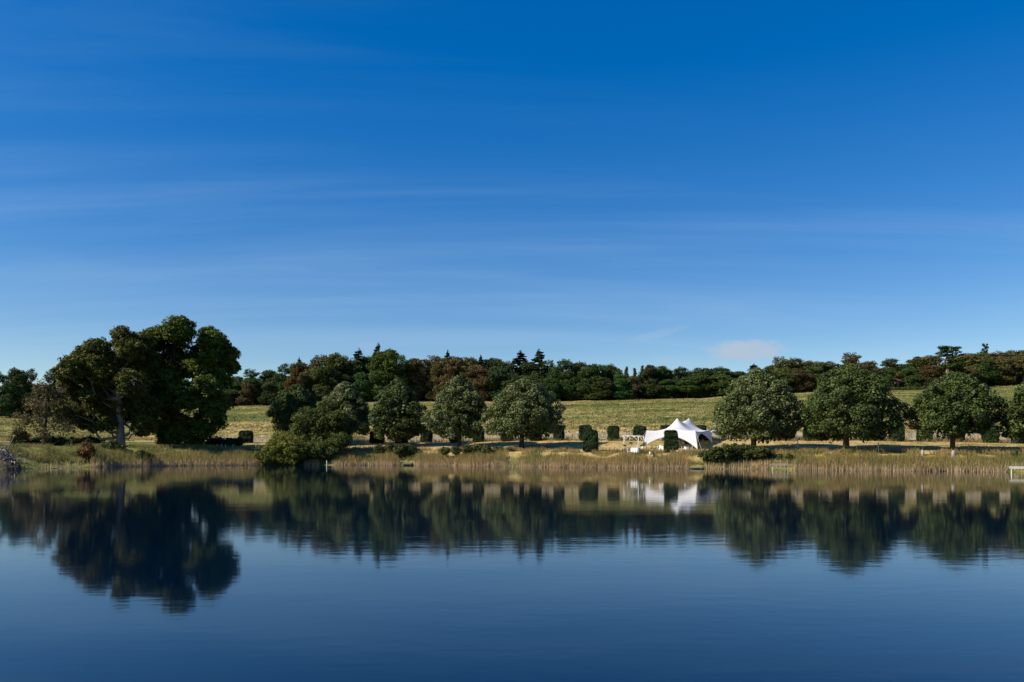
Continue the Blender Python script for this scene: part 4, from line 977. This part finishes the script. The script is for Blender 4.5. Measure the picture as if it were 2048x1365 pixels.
# front edge of the wood, lower trees reaching the field
x = 470
while x < 2330:
    fd = float(np.interp(x, PXC, FOD)); s_top = float(np.interp(x, [q[0] for q in sky_line], [q[1] for q in sky_line])); bse = float(np.interp(x, [470, 1130, 1400, 1600, 1770, 2330], [806, 803, 797, 786, 772, 768]))
    tp = s_top + (bse - s_top) * rw.uniform(0.16, 0.45)
    c = rw.choice([DG, DG, DO, DG, DO] if x < 1500 else [DO, BR, DG, BR, DO]); br = c is BR; c = tuple(v * rw.uniform(0.85, 1.3) for v in c)
    if 790 < x < 960: c = rw.choice([CO, BR, BR]); br = True
    if not (1270 < x < 1292): wood_tree(x, tp, fd + rw.uniform(2, 6), rw.uniform(52, 70), c, 'round', **wlab(x, br, 'at front edge'))
    x += rw.uniform(24, 38)
# back filling rows so no daylight shows low in the wood
x = 460
while x < 2330:
    fd = float(np.interp(x, PXC, FOD)); s_top = float(np.interp(x, [q[0] for q in sky_line], [q[1] for q in sky_line]))
    if not 1235 < x < 1290: wood_tree(x, s_top + rw.uniform(6, 18), fd + rw.uniform(28, 45), rw.uniform(60, 80), rw.choice([DG, DO]), 'round', **wlab(x, False, 'deep inside'))
    else: wood_tree(x, 752, fd + 25, 60, DG, 'round', **wlab(x, False, 'deep inside'))
    x += rw.uniform(34, 46)
wood_tree(778, 697, 322, 92, BG, 'round', 'tall bright green tree standing out among the dark hilltop wood', None, var=2)
wood_tree(752, 712, 320, 50, BG, 'round', 'smaller bright green tree against the tall bright one', None, var=4)
wood_tree(590, 734, 315, 42, OR, 'round', 'orange tinged tree at the copper edge of the hilltop wood', None)
wood_tree(496, 765, 306, 48, CO, 'round', 'rusty topped small tree at the field corner before the wood', None)
wood_tree(450, 757, 312, 30, LT, 'round', 'small yellowish tree seen just past the big dense tree', None)
wood_tree(540, 765, 306, 50, DG, 'round', 'low dark spreading tree at the field corner before the wood', None)
wood_tree(1265, 752, 322, 34, TN, 'round', 'thin straw coloured tree below the slender poplars', None)
for (px, tp, w, lab) in ((757, 688, 34, 'spiky conifer tip rising over the bright green tree'), (718, 698, 36, 'dark conifer rising beside the bright green tree'), (598, 716, 22, 'thin conifer tip over the orange tinged tree'),
                         (895, 702, 26, 'small conifer tip over the copper brown trees'), (962, 711, 24, 'small conifer tip at the end of the copper brown trees'), (1040, 702, 42, 'broad conifer, one of a pair over the dark wood, with ragged top'), (1078, 699, 38, 'pointed taller conifer of the pair over the dark wood'), (1508, 729, 34, 'conifer tip peeping over the tree beside the marquee')):
    wood_tree(px, tp, 338, w * 2.0, CN, 'conifer', lab, None, 'conifer_tree')
for px, tp in ((1238, 737), (1253, 733), (1269, 736), (1285, 731)): wood_tree(px, tp, 335, 15, DO, 'slim', 'slender poplar spire in the gap of the hilltop wood', 'slender poplars in the gap', 'poplar_tree')
wood_tree(1896, 692, 318, 80, (0.065, 0.10, 0.024), 'pine', 'tall pine with bare pale trunk rising over the dark domed tree', None, 'pine_tree', 0)
wood_tree(1970, 687, 350, 22, CN, 'pine', 'lone small pine standing above the brown wood skyline', None, 'pine_tree', 1)
wood_tree(1858, 755, 315, 36, LT, 'round', 'yellow green bush tree below the tall bare trunked pine', None)
# far left field edge
for (px, tp, Y, w) in ((-60, 738, 262, 90), (-10, 742, 258, 66), (30, 735, 262, 60), (62, 737, 266, 56), (100, 742, 270, 56), (20, 765, 252, 60), (75, 775, 262, 60), (130, 752, 275, 60), (165, 765, 280, 60), (-110, 740, 262, 90), (210, 775, 285, 60), (300, 775, 292, 60), (360, 772, 296, 60), (415, 770, 300, 60), (255, 772, 290, 60), (460, 778, 306, 44)):
    wood_tree(px, tp, Y, w, DG, 'round', GFD + (' past the half bare tree' if px < 110 else ' seen behind the big oak pair'), gfd + (' past the half bare tree' if px < 110 else ' behind the big oak pair'))

# cottage at the field top
hp = foot(1798, 321.0)
wood_tree(1778, 738, 316.5, 36, DG, label='round dark tree against the cottage wall facing the largest domed tree'); wood_tree(1822, 734, 317, 40, DG, label='round dark tree against the cottage wall facing the pine')
hs = thing('cottage', 'small brick cottage half hidden under trees at the top of the field', 'cottage', hp, 0.25)
MB().box((0, 0, 1.15), (5.2, 4.0, 2.9)).build('wall', M['brick'], hs)
b_ = MB(); b_.v = [(-2.8, -2.3, 2.65), (2.8, -2.3, 2.65), (2.8, 2.3, 2.65), (-2.8, 2.3, 2.65), (-2.8, 0, 4.5), (2.8, 0, 4.5)]; b_.f = [(0, 1, 5, 4), (2, 3, 4, 5), (0, 4, 3), (1, 2, 5), (0, 3, 2, 1)]
rf = b_.build('roof', M['roof_tile'], hs); MB().box((1.6, 0.3, 4.7), (0.6, 0.6, 1.5)).build('chimney', M['brick'], rf)
for x in (-1.3, 1.3):
    w_ = MB().box((x, -2.02, 1.6), (0.9, 0.08, 1.0)).build('window', M['white_paint'], hs); MB().box((x, -2.065, 1.6), (0.74, 0.02, 0.84)).build('pane', M['window_glass'], w_)
MB().box((0, -2.02, 0.95), (0.85, 0.08, 1.95)).build('door', M['dark_wood'], hs)
mh = [(x, 771, 3.2) for x in range(1776, 1850, 6)]
bse = foot(1812, 312); lobed('field_hedge', 'low hedge in front of the small brick cottage', 'hedge', bse, [((at(x, 770, 312).x - bse.x, 0, tz1(at(x, 770, 312).x, 312) - bse.z + 0.4), 0.7) for x in range(1772, 1852, 5)], 'bramble', 61, per=22, leafsize=0.4, clump=0.5)

# ------------------------------------------------------------------ reeds
def blades(name, X, Y, Zb, H, Wd, tone, rg, mat, label, lean=0.21, hscale=None):
    n = len(X); az = rg.random(n) * 6.28; ln = np.abs(rg.normal(size=n)) * lean * H; fa = rg.random(n) * 6.28
    d = np.stack([np.cos(az), np.sin(az)], 1); w = np.stack([np.cos(fa), np.sin(fa) * 0.5, 0 * fa], 1); w /= np.linalg.norm(w, axis=1, keepdims=True)
    B = np.stack([X, Y, Zb], 1)
    def pt(f_, lf): return B + np.concatenate([d * (ln * lf)[:, None], (H * f_)[:, None]], 1)
    v = [B - w * Wd[:, None] / 2, B + w * Wd[:, None] / 2, pt(0.55, 0.32) + w * Wd[:, None] * 0.5, pt(0.55, 0.32) - w * Wd[:, None] * 0.5, pt(1, 1) + w * Wd[:, None] * 0.12, pt(1, 1) - w * Wd[:, None] * 0.12]
    V = np.stack(v, 1).reshape(-1, 3); b0 = np.arange(n)[:, None] * 6
    Fc = np.concatenate([b0 + np.array([[0, 1, 2, 3]]), b0 + np.array([[3, 2, 4, 5]])], 0)
    hg = np.tile(np.array([0, 0, .55, .55, 1, 1.]), n); tn = np.repeat(tone, 6)
    if hscale is not None: hg = hg * np.repeat(hscale, 6)
    o = link(name, mesh_np(name, V, Fc, {'hgt': ('POINT', hg), 'tone': ('POINT', tn)}), M[mat]); o['kind'] = 'stuff'; o['label'] = label
    return o
rgr = np.random.default_rng(4)
def reeds(px0, px1, label, dens=300, hmul=1.0, green=0.0, back=0.0):
    n_ = int(abs(np.interp(px1, PXC, SHORE) * (px1 - HX) / F - np.interp(px0, PXC, SHORE) * (px0 - HX) / F) * dens * 0.85)
    px = rgr.uniform(px0, px1, n_); sh = np.interp(px, PXC, SHORE)
    w = (vnoise((px - HX) / F * sh / 5, sh / 50, 5) - 0.5) * 1.2
    Y = sh + w - 0.55 + back + rgr.random(n_) ** 1.2 * 3.6 + 0.5 * (vnoise(px / 9, px * 0, 8) - 0.5); X = (px - HX) / F * Y
    Zb = np.maximum(terrain(X, Y), -0.5) - 0.05
    hh = (1.15 + 0.72 * rgr.random(n_)) * hmul * (0.68 + 0.36 * vnoise(X / 1.1, Y * 0, 9) + 0.26 * vnoise(X / 4.5, Y * 0, 19)) - np.maximum(Zb, 0) * 0.62
    # sparse stalks at the very front
    tone = np.clip(vnoise(X / 3, Y / 3, 21) * 0.8 - 0.08 + 0.8 * (rgr.random(n_) - 0.5) - green, 0, 1)
    edge = np.minimum(px - px0, px1 - px) / min(14.0, (px1 - px0) / 3)
    hh = hh * np.clip(0.55 + 0.5 * edge, 0.3, 1); keep = (vnoise(X / 0.8, Y / 2.2, 31) > 0.09) & (rgr.random(n_) < edge + 0.15)
    wdt = 0.024 + 0.03 * rgr.random(n_)
    short = (rgr.random(n_) < 0.45) & (Y < sh + w + 1.2)
    hh = np.where(short, rgr.uniform(0.4, 1.15, n_), hh); wdt = np.where(short, wdt * 1.35, wdt); hg = np.where(short, 0.25, 1.0)
    return blades('reed_bed', X[keep], Y[keep], Zb[keep], np.maximum(hh[keep], 0.4), wdt[keep], tone[keep], rgr, 'reed', label, hscale=hg[keep])
reeds(180, 524, 'tall straw coloured reeds below the two big trees', 330, 1.3, 0.12)
reeds(606, 640, 'small reed clump beneath the willow', 250, 0.8)
reeds(662, 800, 'straw and green reeds between the willow and plank platform', 330, 1.0, 0.1)
reeds(824, 1020, 'straw reeds in front of the long bramble thicket', 330, 1.0)
reeds(1020, 1030, 'green reed gap beside the long bramble thicket', 200, 0.9, 0.5)
reeds(1030, 1380, 'thick golden reeds in front of the marquee', 360, 0.93, -0.12)
reeds(1406, 1542, 'reeds at the foot of the big bramble mound', 210, 0.55, 0.1)
reeds(1580, 2015, 'long golden green reed bed past the high wooden platform', 360, 1.0, 0.05)
reeds(2120, 2350, 'reeds beyond the white edged jetty', 200, 1.0)
reeds(1536, 1588, 'green reeds behind the high wooden platform', 300, 0.62, 0.3, 0.9)
reeds(2012, 2125, 'green reeds behind the white edged jetty', 260, 0.62, 0.4, 0.9)
reeds(60, 180, 'sparse reeds between the stump and the rust shrub', 60, 0.6, 0.3)

# ------------------------------------------------------------------ loose grass
def tufts(name, label, n, pxr, d0, d1, hlo, hhi, wd, seed, lean=0.5, cond=None):
    rg = np.random.default_rng(seed); px = rg.uniform(pxr[0], pxr[1], n); s, bz, td, tz_, hd, hz, mz, fd, fz = cols(px)
    a_, b_ = d0(s, td, hd, fd), d1(s, td, hd, fd); Y = a_ + (b_ - a_) * rg.random(n) ** 1.3; X = (px - HX) / F * Y
    k = vnoise((X * 0.8 + Y * 0.6) / 1.6, (Y * 0.8 - X * 0.6) / 1.6, seed) > 0.42
    X, Y = X[k], Y[k]; dr = dryness(X, Y); n = len(X)
    H = rg.uniform(hlo, hhi, n); tone = np.clip(dr + 1.1 * (vnoise((X * 0.84 + Y * 0.2) / 1.1, (Y * 0.54 - X * 0.84) / 2.2, seed + 5) - 0.5) + 0.5 * (rg.random(n) - 0.5), 0, 1)
    return blades(name, X, Y, terrain(X, Y) - 0.03, H, wd * (0.6 + 0.8 * rg.random(n)), tone, rg, 'grass', label, lean)
tufts('bank_grass', 'green and straw grass tufts on the lake bank', 60000, (-40, 2110), lambda s, td, hd, fd: s + 1.5, lambda s, td, hd, fd: s + 9, 0.25, 0.75, 0.045, 61, 0.35)
tufts('meadow_grass', 'cut dry grass of the mown strip behind the reeds', 70000, (-60, 2130), lambda s, td, hd, fd: s + 6, lambda s, td, hd, fd: hd + 2, 0.05, 0.16, 0.07, 62, 0.8)
tufts('field_grass', 'rough hay and grass of the sloping field', 120000, (-60, 2130), lambda s, td, hd, fd: hd + 2, lambda s, td, hd, fd: fd, 0.14, 0.42, 0.20, 63, 0.8)
tufts('fence_grass', 'long uncut grass along the foot of the paling fence', 14000, (600, 2130), lambda s, td, hd, fd: hd - 1.5, lambda s, td, hd, fd: hd + 6, 0.3, 0.7, 0.05, 64, 0.35)
